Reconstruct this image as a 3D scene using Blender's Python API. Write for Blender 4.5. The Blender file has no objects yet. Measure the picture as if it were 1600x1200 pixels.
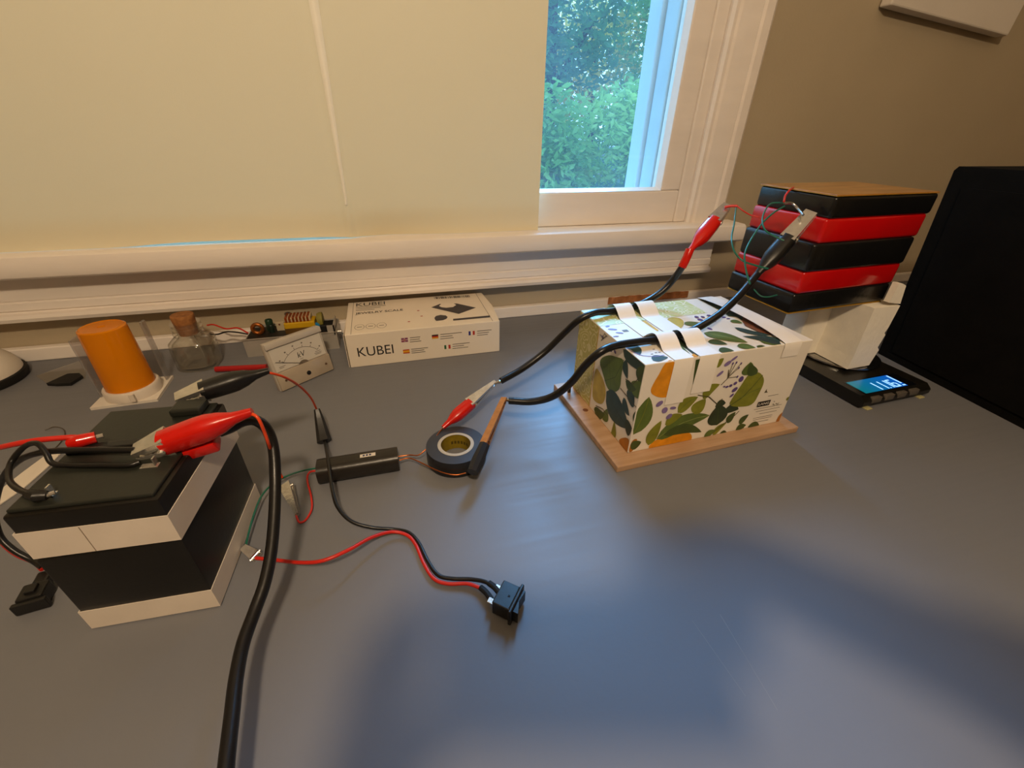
import bpy, bmesh, math, random
from mathutils import Vector, Matrix
random.seed(7)
S = bpy.context.scene
COL = S.collection
PI = math.pi

# ------------------------------------------------------------------ camera, sky, lamp, exposure
cam_d = bpy.data.cameras.new('camera'); cam = bpy.data.objects.new('camera', cam_d); COL.objects.link(cam)
cam_d.sensor_fit = 'HORIZONTAL'; cam_d.sensor_width = 36.0; cam_d.lens = 36.0*663/1600
cam_d.clip_start = 0.01; cam_d.clip_end = 200
cam.matrix_world = Matrix(((0.96265, 0.12589, -0.2397, 0), (-0.27017, 0.50419, -0.82024, 0), (0.0176, 0.85437, 0.51937, 0.35), (0, 0, 0, 1)))
S.camera = cam

wd = bpy.data.worlds.new('sky'); S.world = wd; wd.use_nodes = True
bg = wd.node_tree.nodes['Background']
bg.inputs['Color'].default_value = (0.36, 0.66, 1.0, 1); bg.inputs['Strength'].default_value = 3.4

def area(name, loc, target, size, power, color, portal=False, sy=None):
    d = bpy.data.lights.new(name, 'AREA'); d.energy = power; d.color = color
    d.shape = 'RECTANGLE' if sy else 'DISK'; d.size = size
    if sy: d.size_y = sy
    o = bpy.data.objects.new(name, d); COL.objects.link(o); o.location = loc
    o.rotation_euler = (Vector(target)-Vector(loc)).to_track_quat('-Z', 'Y').to_euler()
    d.cycles.is_portal = portal
    return o
# warm ceiling lamp of the room, behind and above the photographer
lamp_d = bpy.data.lights.new('ceiling_lamp_light', 'POINT'); lamp_d.energy = 35.5; lamp_d.color = (1.0, 0.76, 0.50); lamp_d.shadow_soft_size = 0.045
lamp = bpy.data.objects.new('ceiling_lamp_light', lamp_d); COL.objects.link(lamp); lamp.location = (-0.05, -0.42, 1.04)
area('added_warm_fill', (0.1, -0.9, 1.66), (0.1, -0.9, 0), 0.9, 4.0, (1.0, 0.77, 0.52))  # added warm fill, brightens the room in place of ceiling bounce
sun_d = bpy.data.lights.new('hazy_sun', 'SUN'); sun_d.energy = 9.5; sun_d.color = (0.17, 0.50, 1.0); sun_d.angle = math.radians(28)
sun = bpy.data.objects.new('hazy_sun', sun_d); COL.objects.link(sun); sun.rotation_euler = Vector((-0.32, -0.94, -0.86)).to_track_quat('-Z', 'Y').to_euler()
area('window_portal', (0.42, 0.99, 0.70), (0.42, -1, 0.70), 0.36, 1, (1, 1, 1), True, 0.98)

S.view_settings.view_transform = 'Standard'; S.view_settings.look = 'None'
S.view_settings.exposure = 0.0; S.view_settings.gamma = 1.0; S.view_settings.use_curve_mapping = False

# ------------------------------------------------------------------ materials
def lin(c): return c/12.92 if c <= 0.04045 else ((c+0.055)/1.055)**2.4
def hx(h, a=1): return tuple(lin(int(h[i:i+2], 16)/255) for i in (1, 3, 5)) + (a,)
MATS = {}
def mat(name, color, rough=0.5, metal=0.0, noise=0.0, nscale=40, bump=0.0, bscale=80, spec=0.5, trans=0.0, ior=1.45, emit=None, estr=0.0, coat=0.0, alpha=1.0, stretch=(1, 1, 1), color2=None, subsurf=0.0):
    if name in MATS: return MATS[name]
    m = bpy.data.materials.new(name); m.use_nodes = True; nt = m.node_tree; N = nt.nodes; L = nt.links
    b = N['Principled BSDF']; c = hx(color) if isinstance(color, str) else tuple(color)+(1,)
    b.inputs['Base Color'].default_value = c; b.inputs['Roughness'].default_value = rough; b.inputs['Metallic'].default_value = metal
    b.inputs['Specular IOR Level'].default_value = spec; b.inputs['IOR'].default_value = ior
    b.inputs['Transmission Weight'].default_value = trans; b.inputs['Coat Weight'].default_value = coat; b.inputs['Alpha'].default_value = alpha
    if subsurf: b.inputs['Subsurface Weight'].default_value = subsurf; b.inputs['Subsurface Scale'].default_value = 0.004
    if emit: b.inputs['Emission Color'].default_value = hx(emit); b.inputs['Emission Strength'].default_value = estr
    tc = N.new('ShaderNodeTexCoord'); mp = N.new('ShaderNodeMapping'); mp.inputs['Scale'].default_value = stretch
    L.new(tc.outputs['Object'], mp.inputs['Vector'])
    if noise or color2:
        nz = N.new('ShaderNodeTexNoise'); nz.inputs['Scale'].default_value = nscale; nz.inputs['Detail'].default_value = 5
        L.new(mp.outputs['Vector'], nz.inputs['Vector'])
        rp = N.new('ShaderNodeValToRGB'); e = rp.color_ramp.elements; e[0].position = 0.32; e[1].position = 0.68
        if color2: e[0].color = hx(color2); e[1].color = c
        else:
            e[0].color = tuple(v*(1-noise) for v in c[:3])+(1,); e[1].color = tuple(min(1, v*(1+noise)) for v in c[:3])+(1,)
        L.new(nz.outputs['Fac'], rp.inputs['Fac']); L.new(rp.outputs['Color'], b.inputs['Base Color'])
    if bump:
        n2 = N.new('ShaderNodeTexNoise'); n2.inputs['Scale'].default_value = bscale; n2.inputs['Detail'].default_value = 4
        L.new(mp.outputs['Vector'], n2.inputs['Vector'])
        bp = N.new('ShaderNodeBump'); bp.inputs['Strength'].default_value = bump; bp.inputs['Distance'].default_value = 0.002
        L.new(n2.outputs['Fac'], bp.inputs['Height']); L.new(bp.outputs['Normal'], b.inputs['Normal'])
    MATS[name] = m; return m

WALL = mat('wall_paint', '#b2a389', 0.6, noise=0.03, nscale=6, bump=0.12, bscale=220)
WHITE = mat('white_trim_paint', '#ece3da', 0.28, noise=0.03, nscale=9, bump=0.06, bscale=60, stretch=(1, 4, 4))
CEIL = mat('ceiling_paint', '#d8d0c2', 0.8, noise=0.02)
FLOORM = mat('floor_boards', '#6b4a30', 0.45, noise=0.25, nscale=6, stretch=(1, 12, 1))
OUTW = mat('exterior_white_paint', '#bccbd2', 0.5, noise=0.04, nscale=14, bump=0.1, bscale=50)
BLACKP = mat('black_plastic', '#171615', 0.38, noise=0.15, nscale=30, bump=0.05, bscale=300)
BLACKM = mat('black_matte', '#100f0e', 0.7, noise=0.2, nscale=60, bump=0.15, bscale=250)
RUBBER = mat('black_cable_rubber', '#141313', 0.33, noise=0.1, nscale=90, bump=0.08, bscale=160)
REDV = mat('red_vinyl', '#c41408', 0.25, noise=0.05, nscale=60, coat=0.3, bump=0.05, bscale=120)
REDW = mat('red_wire', '#c5261a', 0.35, noise=0.06, nscale=90)
ORW = mat('orange_red_wire', '#d8461c', 0.3, noise=0.06, nscale=90)
GRNW = mat('green_wire', '#15614c', 0.35, noise=0.08, nscale=90)
NICKEL = mat('nickel_steel', '#dcd8d0', 0.24, 0.85, noise=0.12, nscale=120, bump=0.1, bscale=300)
BRASSY = mat('copper_plate', '#d29a6c', 0.25, 0.9, noise=0.12, nscale=120, bump=0.08, bscale=240)
COPPER = mat('copper_wire', '#b8693c', 0.3, 1.0, noise=0.08, nscale=120)
SOLDER = mat('solder', '#c8c8c6', 0.25, 1.0, noise=0.1, nscale=200, bump=0.3, bscale=400)
def thin_glass(name, tint, fmin, fmax, haze=0.0, hazec=(.8, .78, .74)):
    m = bpy.data.materials.new(name); m.use_nodes = True; N = m.node_tree.nodes; L = m.node_tree.links; N.clear()
    out = N.new('ShaderNodeOutputMaterial'); mix = N.new('ShaderNodeMixShader'); tr = N.new('ShaderNodeBsdfTransparent'); gl = N.new('ShaderNodeBsdfGlossy')
    tr.inputs['Color'].default_value = tuple(tint)+(1,); gl.inputs['Roughness'].default_value = .08; lw = N.new('ShaderNodeLayerWeight'); lw.inputs['Blend'].default_value = .5
    pw = N.new('ShaderNodeMath'); pw.operation = 'POWER'; pw.inputs[1].default_value = 3; mr = N.new('ShaderNodeMapRange'); mr.inputs['To Min'].default_value = fmin; mr.inputs['To Max'].default_value = fmax
    df = N.new('ShaderNodeBsdfDiffuse'); df.inputs['Color'].default_value = tuple(hazec)+(1,); m2 = N.new('ShaderNodeMixShader'); nz = N.new('ShaderNodeTexNoise'); nz.inputs['Scale'].default_value = 40
    h = N.new('ShaderNodeMath'); h.operation = 'MULTIPLY'; h.inputs[1].default_value = haze*2; L.new(nz.outputs['Fac'], h.inputs[0]); L.new(h.outputs[0], m2.inputs['Fac']); L.new(tr.outputs[0], m2.inputs[1]); L.new(df.outputs[0], m2.inputs[2])
    L.new(lw.outputs['Facing'], pw.inputs[0]); L.new(pw.outputs[0], mr.inputs['Value']); L.new(mr.outputs[0], mix.inputs['Fac']); L.new(m2.outputs[0], mix.inputs[1]); L.new(gl.outputs[0], mix.inputs[2]); L.new(mix.outputs[0], out.inputs['Surface']); return m
CLEAR = mat('clear_acrylic', '#efeae2', 0.06, trans=1.0, ior=1.3, noise=0.02)

# ------------------------------------------------------------------ mesh helpers
class MB:
    def __init__(s): s.v = []; s.f = []; s.m = []; s.mi = 0
    def add(s, vs, fs, mi=None):
        n = len(s.v); s.v += [tuple(p) for p in vs]; s.f += [tuple(i+n for i in f) for f in fs]; s.m += [s.mi if mi is None else mi]*len(fs)
    def box(s, a, b, mi=None):
        x0, y0, z0 = a; x1, y1, z1 = b
        s.add([(x0, y0, z0), (x1, y0, z0), (x1, y1, z0), (x0, y1, z0), (x0, y0, z1), (x1, y0, z1), (x1, y1, z1), (x0, y1, z1)],
              [(0, 3, 2, 1), (4, 5, 6, 7), (0, 1, 5, 4), (1, 2, 6, 5), (2, 3, 7, 6), (3, 0, 4, 7)], mi)
    def rbox(s, a, b, r=0.002, seg=2, mi=None):
        bm = bmesh.new(); bmesh.ops.create_cube(bm, size=1)
        for v in bm.verts: v.co = Vector([(a[i]+b[i])/2+v.co[i]*(b[i]-a[i]) for i in range(3)])
        bmesh.ops.bevel(bm, geom=bm.edges[:], offset=r, segments=seg, profile=0.5, affect='EDGES')
        s.frombm(bm, mi)
    def frombm(s, bm, mi=None):
        bm.verts.index_update(); s.add([v.co[:] for v in bm.verts], [[v.index for v in f.verts] for f in bm.faces], mi); bm.free()
    def prism(s, poly, axis, lo, hi, mi=None):
        # poly: 2D points, axis: the extruded axis 0/1/2
        def p3(p, t):
            q = list(p); q.insert(axis, t); return q
        n = len(poly); vs = [p3(p, lo) for p in poly]+[p3(p, hi) for p in poly]
        s.add(vs, [tuple(range(n)), tuple(range(2*n-1, n-1, -1))]+[(i, i+n, (i+1) % n+n, (i+1) % n) for i in range(n)], mi)
    def lathe(s, prof, seg=32, c=(0, 0, 0), mi=None, cap=True):
        vs = []; fs = []; n = len(prof)
        for r, z in prof:
            for k in range(seg):
                a = 2*PI*k/seg; vs.append((c[0]+r*math.cos(a), c[1]+r*math.sin(a), c[2]+z))
        for i in range(n-1):
            for k in range(seg):
                k2 = (k+1) % seg; fs.append((i*seg+k, i*seg+k2, (i+1)*seg+k2, (i+1)*seg+k))
        if cap: fs.append(tuple(range(seg-1, -1, -1))); fs.append(tuple((n-1)*seg+k for k in range(seg)))
        s.add(vs, fs, mi)
    def tube(s, pts, r, seg=8, mi=None, caps=True):
        pts = [Vector(p) for p in pts]; n = len(pts); rr = r if isinstance(r, (list, tuple)) else [r]*n
        t0 = (pts[1]-pts[0]).normalized(); up = Vector((0, 0, 1)) if abs(t0.z) < 0.9 else Vector((0, 1, 0))
        u = t0.cross(up).normalized(); vs = []; fs = []
        for i, p in enumerate(pts):
            t = (pts[min(i+1, n-1)]-pts[max(i-1, 0)]).normalized()
            u = (u-t*u.dot(t)).normalized(); w = t.cross(u)
            for k in range(seg):
                a = 2*PI*k/seg; vs.append(tuple(p+(u*math.cos(a)+w*math.sin(a))*rr[i]))
        for i in range(n-1):
            for k in range(seg):
                k2 = (k+1) % seg; fs.append((i*seg+k, i*seg+k2, (i+1)*seg+k2, (i+1)*seg+k))
        if caps: fs.append(tuple(range(seg-1, -1, -1))); fs.append(tuple((n-1)*seg+k for k in range(seg)))
        s.add(vs, fs, mi)
    def xform(s, M, start=0):
        for i in range(start, len(s.v)): s.v[i] = tuple(M @ Vector(s.v[i]))
    def build(s, name, mats, parent=None, smooth=False, angle=35):
        me = bpy.data.meshes.new(name); me.from_pydata(s.v, [], s.f)
        mats = mats if isinstance(mats, (list, tuple)) else [mats]
        for m in mats: me.materials.append(m)
        me.polygons.foreach_set('material_index', s.m)
        bm = bmesh.new(); bm.from_mesh(me); bmesh.ops.recalc_face_normals(bm, faces=bm.faces[:]) if not getattr(s, 'keep', False) else None
        bm.to_mesh(me); bm.free()
        if smooth: me.polygons.foreach_set('use_smooth', [True]*len(me.polygons)); me.set_sharp_from_angle(angle=math.radians(angle))
        me.update(); o = bpy.data.objects.new(name, me); COL.objects.link(o)
        if parent: o.parent = parent
        return o
def spline(pts, n=8):
    P = [Vector(p) for p in pts]; P = [P[0]*2-P[1]]+P+[P[-1]*2-P[-2]]; out = []
    for i in range(1, len(P)-2):
        a, b, c, d = P[i-1:i+3]
        for k in range(n):
            t = k/n; out.append(0.5*((2*b)+(c-a)*t+(2*a-5*b+4*c-d)*t*t+(3*b-a-3*c+d)*t**3))
    out.append(P[-2]); return out
def wire(name, pts, r, m, parent, n=8, seg=8):
    b = MB(); b.tube(spline(pts, n), r, seg); return b.build(name, m, parent, True, 60)
def tag(o, label, cat, group=None):
    o['label'] = label; o['category'] = cat
    if group: o['group'] = group
    return o
def thing(name, label, cat, loc=(0, 0, 0), rz=0, group=None):
    o = bpy.data.objects.new(name, None); COL.objects.link(o); o.location = loc; o.rotation_euler = (0, 0, rz); o.empty_display_size = 0.02
    bpy.context.view_layer.update()
    return tag(o, label, cat, group)
def world_child(o):        # geometry given in world coordinates under an Empty that is not at the origin
    p = o.parent; o.matrix_parent_inverse = (Matrix.Translation(p.location) @ p.rotation_euler.to_matrix().to_4x4() @ Matrix.Diagonal(tuple(p.scale)+(1,))).inverted(); return o
def struct(o, label=None, cat=None):
    o['kind'] = 'structure'
    if label: o['label'] = label
    if cat: o['category'] = cat
    return o
def text_mesh(name, body, size, m, parent, M, shear=0.0, xs=1.0, bold=0.0):
    c = bpy.data.curves.new('t', 'FONT'); c.body = body; c.size = size; c.shear = shear; c.offset = bold
    o = bpy.data.objects.new('t', c); COL.objects.link(o); bpy.context.view_layer.update()
    me = bpy.data.meshes.new_from_object(o.evaluated_get(bpy.context.evaluated_depsgraph_get()))
    bpy.data.objects.remove(o); bpy.data.curves.remove(c)
    me.transform(M @ Matrix.Diagonal((xs, 1, 1, 1))); me.materials.clear(); me.materials.append(m); me.name = name
    ob = bpy.data.objects.new(name, me); COL.objects.link(ob)
    if parent: ob.parent = parent
    return ob
def frame_m(o, ex, ey):     # 4x4 from origin and two in-plane unit axes
    ex = Vector(ex).normalized(); ey = Vector(ey).normalized(); ez = ex.cross(ey)
    return Matrix(((ex.x, ey.x, ez.x, o[0]), (ex.y, ey.y, ez.y, o[1]), (ex.z, ey.z, ez.z, o[2]), (0, 0, 0, 1)))

# ------------------------------------------------------------------ room shell
YW = 0.83
def quadbox(name, a, b, m, label=None, cat=None):
    k = MB(); k.box(a, b); return struct(k.build(name, m), label, cat)
XL, XR, YB, ZF, ZC = -1.75, 2.3, -2.3, -0.76, 1.68
WX0, WX1, WZ0, WZ1 = -1.15, 0.617, 0.16, 1.20      # window opening
wb = MB()
wb.box((XL-.12, YW, ZF), (WX0, YW+.12, ZC)); wb.box((WX1, YW, ZF), (XR+.12, YW+.12, ZC))
wb.box((WX0, YW, ZF), (WX1, YW+.12, WZ0)); wb.box((WX0, YW, WZ1), (WX1, YW+.12, ZC))
struct(wb.build('wall_back', WALL), 'tan painted wall behind the desk around the window', 'wall')
quadbox('wall_left', (XL-.12, YB, ZF), (XL, YW, ZC), WALL, 'tan painted wall left of the desk', 'wall')
quadbox('wall_right', (XR, YB, ZF), (XR+.12, YW, ZC), WALL, 'tan painted wall right of the desk', 'wall')
quadbox('wall_front', (XL-.12, YB-.12, ZF), (XR+.12, YB, ZC), WALL, 'tan painted wall behind the photographer', 'wall')
quadbox('floor', (XL-.12, YB-.12, ZF-.1), (XR+.12, YW+.12, ZF), FLOORM, 'brown boarded floor under the desk', 'floor')
quadbox('ceiling', (XL-.12, YB-.12, ZC), (XR+.12, YW+.12, ZC+.1), CEIL, 'off white ceiling over the desk', 'ceiling')

# window: casing, sill, apron, sash, glass, outer frame
win = struct(thing('window_1', 'white painted wooden window with the blind drawn over its left part', 'window', (0.2, YW, 0.18)))
def wpart(b, name, m, smooth=False): return world_child(b.build(name, m, win, smooth))
# right casing with flutes: profile in x,y extruded in z
c = MB(); c.prism([(.6165, .842), (.6165, .816), (.621, .811), (.627, .811), (.630, .815), (.634, .811), (.650, .809), (.672, .807), (.676, .811), (.680, .807), (.696, .807), (.702, .811), (.704, .832)], 2, .1805, 1.27)
wpart(c, 'casing', WHITE)
c = MB(); c.prism([(-1.15, .842), (-1.15, .812), (-1.155, .808), (-1.234, .808), (-1.238, .832)], 2, .1805, 1.27); wpart(c, 'casing', WHITE)
c = MB(); c.rbox((-1.238, .805, 1.2), (.704, .842, 1.285), .004); wpart(c, 'head_casing', WHITE)
c = MB(); c.rbox((.590, .821, .181), (.6165, .90, 1.2), .003); wpart(c, 'stop_strip', WHITE)
# sill with rounded nose (profile y,z extruded along x)
c = MB(); c.prism([(.95, .1475), (.776, .1465), (.771, .150), (.769, .157), (.7695, .170), (.772, .178), (.777, .181), (.95, .181)], 0, -1.30, .735); o = wpart(c, 'sill', WHITE, True)
# apron: flat board, fine step, bead
c = MB(); c.prism([(.829, .146), (.808, .146), (.8075, .106), (.8085, .1045), (.8085, .103), (.806, .102), (.805, .091), (.808, .089), (.807, .0865), (.799, .085), (.797, .080), (.799, .074), (.806, .0715), (.829, .0715)], 0, -1.25, .696); wpart(c, 'apron', WHITE)
# lower sash: rails, stiles, a stile behind the blind
SY0, SY1 = .822, .858
c = MB(); c.rbox((-1.12, SY0, .1815), (.5895, SY1, .2435), .003); wpart(c, 'sash_bottom_rail', WHITE)
c = MB(); c.rbox((.546, SY0, .2437), (.5895, SY1, 1.2), .003); wpart(c, 'sash_stile', WHITE)
c = MB(); c.rbox((-.80, SY0, .2437), (-.72, SY1, 1.2), .003); wpart(c, 'sash_stile', WHITE)
c = MB(); c.rbox((-1.15, SY0, .2437), (-1.06, SY1, 1.2), .003); wpart(c, 'sash_stile', WHITE)
def pane_mat():
    m = bpy.data.materials.new('window_glass'); m.use_nodes = True; N = m.node_tree.nodes; L = m.node_tree.links; N.clear()
    out = N.new('ShaderNodeOutputMaterial'); mix = N.new('ShaderNodeMixShader'); tr = N.new('ShaderNodeBsdfTransparent'); gl = N.new('ShaderNodeBsdfGlossy'); lw = N.new('ShaderNodeLayerWeight'); pw = N.new('ShaderNodeMath'); pw.operation = 'POWER'; pw.inputs[1].default_value = 4.0; fr = N.new('ShaderNodeMapRange'); fr.inputs['To Min'].default_value = .03; fr.inputs['To Max'].default_value = .7; lw.inputs['Blend'].default_value = .5; L.new(lw.outputs['Facing'], pw.inputs[0]); L.new(pw.outputs[0], fr.inputs['Value'])
    tr.inputs['Color'].default_value = (.93, .98, .98, 1); gl.inputs['Roughness'].default_value = .03
    df = N.new('ShaderNodeBsdfDiffuse'); df.inputs['Color'].default_value = (.8, .85, .9, 1); nz = N.new('ShaderNodeTexNoise'); nz.inputs['Scale'].default_value = 9
    tl = N.new('ShaderNodeBsdfTranslucent'); tl.inputs['Color'].default_value = (.8, .88, .92, 1)
    mr = N.new('ShaderNodeMapRange'); mr.inputs['From Min'].default_value = .3; mr.inputs['From Max'].default_value = .8; mr.inputs['To Min'].default_value = .03; mr.inputs['To Max'].default_value = .075
    m2 = N.new('ShaderNodeMixShader'); L.new(nz.outputs['Fac'], mr.inputs['Value']); L.new(mr.outputs['Result'], m2.inputs['Fac']); L.new(tr.outputs[0], m2.inputs[1]); L.new(tl.outputs[0], m2.inputs[2])
    L.new(fr.outputs[0], mix.inputs['Fac']); L.new(m2.outputs[0], mix.inputs[1]); L.new(gl.outputs[0], mix.inputs[2]); L.new(mix.outputs[0], out.inputs['Surface']); return m
PANE = pane_mat()
c = MB(); c.box((-.73, .839, .236), (.553, .843, 1.2)); wpart(c, 'pane', PANE)
c = MB(); c.box((-1.07, .839, .236), (-.79, .843, 1.2)); wpart(c, 'pane', PANE)
# putty bead round the pane
c = MB(); c.prism([(.8225, .2435), (.8385, .2435), (.8385, .2485)], 0, -.26, .546); wpart(c, 'glazing_bead', WHITE)
c = MB(); c.prism([(.546, .8225), (.546, .8385), (.5415, .8385)], 2, .2437, 1.2); wpart(c, 'glazing_bead', WHITE)
# outer storm frame seen through the glass
c = MB(); c.rbox((.5475, .866, .185), (.63, .912, 1.25), .004); wpart(c, 'outer_jamb', OUTW)
c = MB(); c.rbox((.540, .914, .185), (.66, .962, 1.25), .004); wpart(c, 'storm_frame', OUTW)
c = MB(); c.prism([(.866, .20), (.866, .185), (1.03, .165), (1.03, .182)], 0, -1.15, .66); wpart(c, 'outer_sill', OUTW)

# roller blind
SHADE = bpy.data.materials.new('blind_fabric'); SHADE.use_nodes = True
N = SHADE.node_tree.nodes; L = SHADE.node_tree.links; N.clear()
out = N.new('ShaderNodeOutputMaterial'); df = N.new('ShaderNodeBsdfDiffuse'); tl = N.new('ShaderNodeBsdfTranslucent'); mx = N.new('ShaderNodeMixShader')
nz = N.new('ShaderNodeTexNoise'); nz.inputs['Scale'].default_value = 3.0; rp = N.new('ShaderNodeValToRGB'); tc = N.new('ShaderNodeTexCoord')
rp.color_ramp.elements[0].color = hx('#e3d9bb'); rp.color_ramp.elements[1].color = hx('#eae1c7'); L.new(tc.outputs['Object'], nz.inputs['Vector']); L.new(nz.outputs['Fac'], rp.inputs['Fac'])
wv = N.new('ShaderNodeTexNoise'); wv.inputs['Scale'].default_value = 700; bp = N.new('ShaderNodeBump'); bp.inputs['Strength'].default_value = .08; bp.inputs['Distance'].default_value = .001
L.new(tc.outputs['Object'], wv.inputs['Vector']); L.new(wv.outputs['Fac'], bp.inputs['Height']); L.new(bp.outputs[0], df.inputs['Normal'])
L.new(rp.outputs[0], df.inputs['Color']); tl.inputs['Color'].default_value = hx('#c9c79a'); mx.inputs['Fac'].default_value = .035
L.new(df.outputs[0], mx.inputs[1]); L.new(tl.outputs[0], mx.inputs[2]); L.new(mx.outputs[0], out.inputs['Surface'])
blind = thing('roller_blind', 'cream fabric roller blind with a vertical crease hanging to the sill', 'blind', (-.45, .795, .182))
def shade_y(x, z):
    d = .0045*math.sin(2.1*x+.8)*math.sin(3*z+.4)
    xc = -0.0547 + (-0.0576--0.0547)*((.51-z)/.28)
    e = (x-xc)
    d += -.0030*math.exp(-(e/.0060)**2) - .0035*math.exp(-(e/.035)**2)
    low = max(0, 1-(z-.185)/.05)
    d += .012*low*low*math.exp(-((x-xc-.06)/.07)**2) - .003*low*math.exp(-((x-xc+.08)/.1)**2)
    return .795+d
xs = sorted(set([round(-1.2+i*.0295, 4) for i in range(51)]+[round(-.16+i*.0035, 4) for i in range(50)]+[.2785])); xs = [x for x in xs if x <= .2785]
zs = [0, .008, .016, .026, .038, .052, .07, .09]+[.12+.03*i for i in range(32)]
b = MB()
def hem(x): return .1814 + .0042*math.exp(-((x+.215)/.15)**6)
vs = [(x, shade_y(x, hem(x)+z), hem(x)+z) for z in zs for x in xs]; nx = len(xs)
b.add(vs, [(j*nx+i, j*nx+i+1, (j+1)*nx+i+1, (j+1)*nx+i) for j in range(len(zs)-1) for i in range(nx-1)])
o = world_child(b.build('fabric', SHADE, blind, True, 60))
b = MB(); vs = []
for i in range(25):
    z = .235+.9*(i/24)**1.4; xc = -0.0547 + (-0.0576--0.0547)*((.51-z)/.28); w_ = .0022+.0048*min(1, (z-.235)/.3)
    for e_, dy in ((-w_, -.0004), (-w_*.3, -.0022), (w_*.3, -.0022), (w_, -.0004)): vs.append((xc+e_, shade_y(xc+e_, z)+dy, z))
b.add(vs, [(4*i+k, 4*i+k+1, 4*i+k+5, 4*i+k+4) for i in range(24) for k in range(3)]); world_child(b.build('crease', mat('painted_crease_highlight', '#faf7ea', .7, noise=.02), blind, True, 60))  # lighter strip puts the bright line along the crease into the fabric colour
b = MB(); b.tube([(-1.2, .812, 1.16), (.2785, .812, 1.16)], .018, 16); world_child(b.build('roller_tube', SHADE, blind, True))

# ------------------------------------------------------------------ desk
DESKM = mat('grey_desk_paint', '#717277', 0.46, noise=0.02, nscale=5, bump=0.05, bscale=160, spec=0.35)
def scratches():
    nt = DESKM.node_tree; N = nt.nodes; L = nt.links; b = N['Principled BSDF']
    tc = N.new('ShaderNodeTexCoord'); mp = N.new('ShaderNodeMapping'); mp.inputs['Rotation'].default_value = (0, 0, math.radians(128)); mp.inputs['Scale'].default_value = (.8, 60, 1)
    nz = N.new('ShaderNodeTexNoise'); nz.inputs['Scale'].default_value = 2.2; nz.inputs['Detail'].default_value = 8
    mr = N.new('ShaderNodeMapRange'); mr.inputs['From Min'].default_value = .35; mr.inputs['From Max'].default_value = .75; mr.inputs['To Min'].default_value = .43; mr.inputs['To Max'].default_value = .52
    L.new(tc.outputs['Object'], mp.inputs['Vector']); L.new(mp.outputs[0], nz.inputs['Vector']); L.new(nz.outputs['Fac'], mr.inputs['Value']); L.new(mr.outputs[0], b.inputs['Roughness'])
scratches()
desk = thing('desk', 'grey painted desk carrying all the electrical gear', 'desk', (0, .2, -.03))
b = MB(); b.rbox((-1.5, -.35, -.03), (1.55, .8285, 0), .003); world_child(b.build('desk_top', DESKM, desk))
b = MB(); b.rbox((-1.5, .8155, .0002), (1.55, .8285, .0235), .002); struct(b.build('trim_1', WHITE), 'low white painted strip where the desk meets the wall', 'trim')
for x in (-1.4, 1.4):
    for y in (-.28, .74):
        b = MB(); b.rbox((x-.03, y-.03, ZF), (x+.03, y+.03, -.03), .003); world_child(b.build('leg', WHITE, desk))
# thin scratches on the paint near the front
SCR = mat('scratch_grey', '#7f7d7c', .5, noise=.1)
for i, (p, q) in enumerate([((0.2049,0.1501,0),(0.2081,0.0923,0)), ((0.231,0.1487,0),(0.2238,0.0791,0))]):
    p, q = Vector(p), Vector(q); n_ = (q-p).cross(Vector((0, 0, 1))).normalized()*.00035; b = MB()
    b.add([p-n_+Vector((0, 0, .00012)), q-n_*.4+Vector((0, 0, .00012)), q+n_*.4+Vector((0, 0, .00012)), p+n_+Vector((0, 0, .00012))], [(0, 1, 2, 3)]); world_child(b.build('scratch', SCR, desk))

# white panel on the wall
pan = thing('wall_picture', 'plain white panel hung slightly crooked high on the tan wall', 'picture', (1.11, .83, .54))
PANELM = mat('white_canvas', '#d9d0c4', .6, noise=.03, nscale=10, bump=.1, bscale=300)
b = MB(); b.rbox((-.165, -.027, 0), (.175, -.003, .42), .003); o = b.build('canvas', PANELM, pan); o.rotation_euler = (0, math.radians(4.4), 0)
b = MB(); b.box((-.155, -.003, .01), (.165, 0, .41)); o = b.build('back_board', BLACKM, pan); o.rotation_euler = (0, math.radians(4.4), 0)

# big black cabinet at the right
TW = mat('black_cabinet', '#090807', .9, noise=.3, nscale=24, bump=.3, bscale=120, spec=.15)
tower = thing('black_cabinet', 'tall black cabinet at the right end of the desk', 'cabinet', (.95, .3, 0))
b = MB()
lo = [(.811, .16, 0), (.8535, .4935, 0), (1.12, .46, 0), (1.08, .12, 0)]; hi = [(.811, .185, .308), (.8535, .518, .3035), (1.12, .485, .306), (1.08, .145, .308)]
b.add(lo+hi, [(3, 2, 1, 0), (4, 5, 6, 7), (0, 1, 5, 4), (1, 2, 6, 5), (2, 3, 7, 6), (3, 0, 4, 7)]); world_child(b.build('body', TW, tower))
def tl_(u, v, d=.0):
    p = Vector(lo[0]).lerp(Vector(lo[1]), u).lerp(Vector(hi[0]).lerp(Vector(hi[1]), u), v); return p+Vector((-d, 0, 0))
b = MB(); q = [tl_(.03, .05), tl_(.93, .05), tl_(.93, .93), tl_(.03, .93)]; q2 = [p+Vector((-.003, 0, 0)) for p in q]
b.add(q+q2, [(4, 5, 6, 7), (0, 1, 5, 4), (1, 2, 6, 5), (2, 3, 7, 6), (3, 0, 4, 7)]); world_child(b.build('side_panel', TW, tower))
b = MB()
b.add([Vector(p)+Vector((0, 0, .0)) for p in hi]+[Vector(p)+Vector((0, -.004, .006)) for p in hi], [(3, 2, 1, 0), (4, 5, 6, 7), (0, 1, 5, 4), (1, 2, 6, 5), (2, 3, 7, 6), (3, 0, 4, 7)]); world_child(b.build('top_lid', TW, tower))

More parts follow.
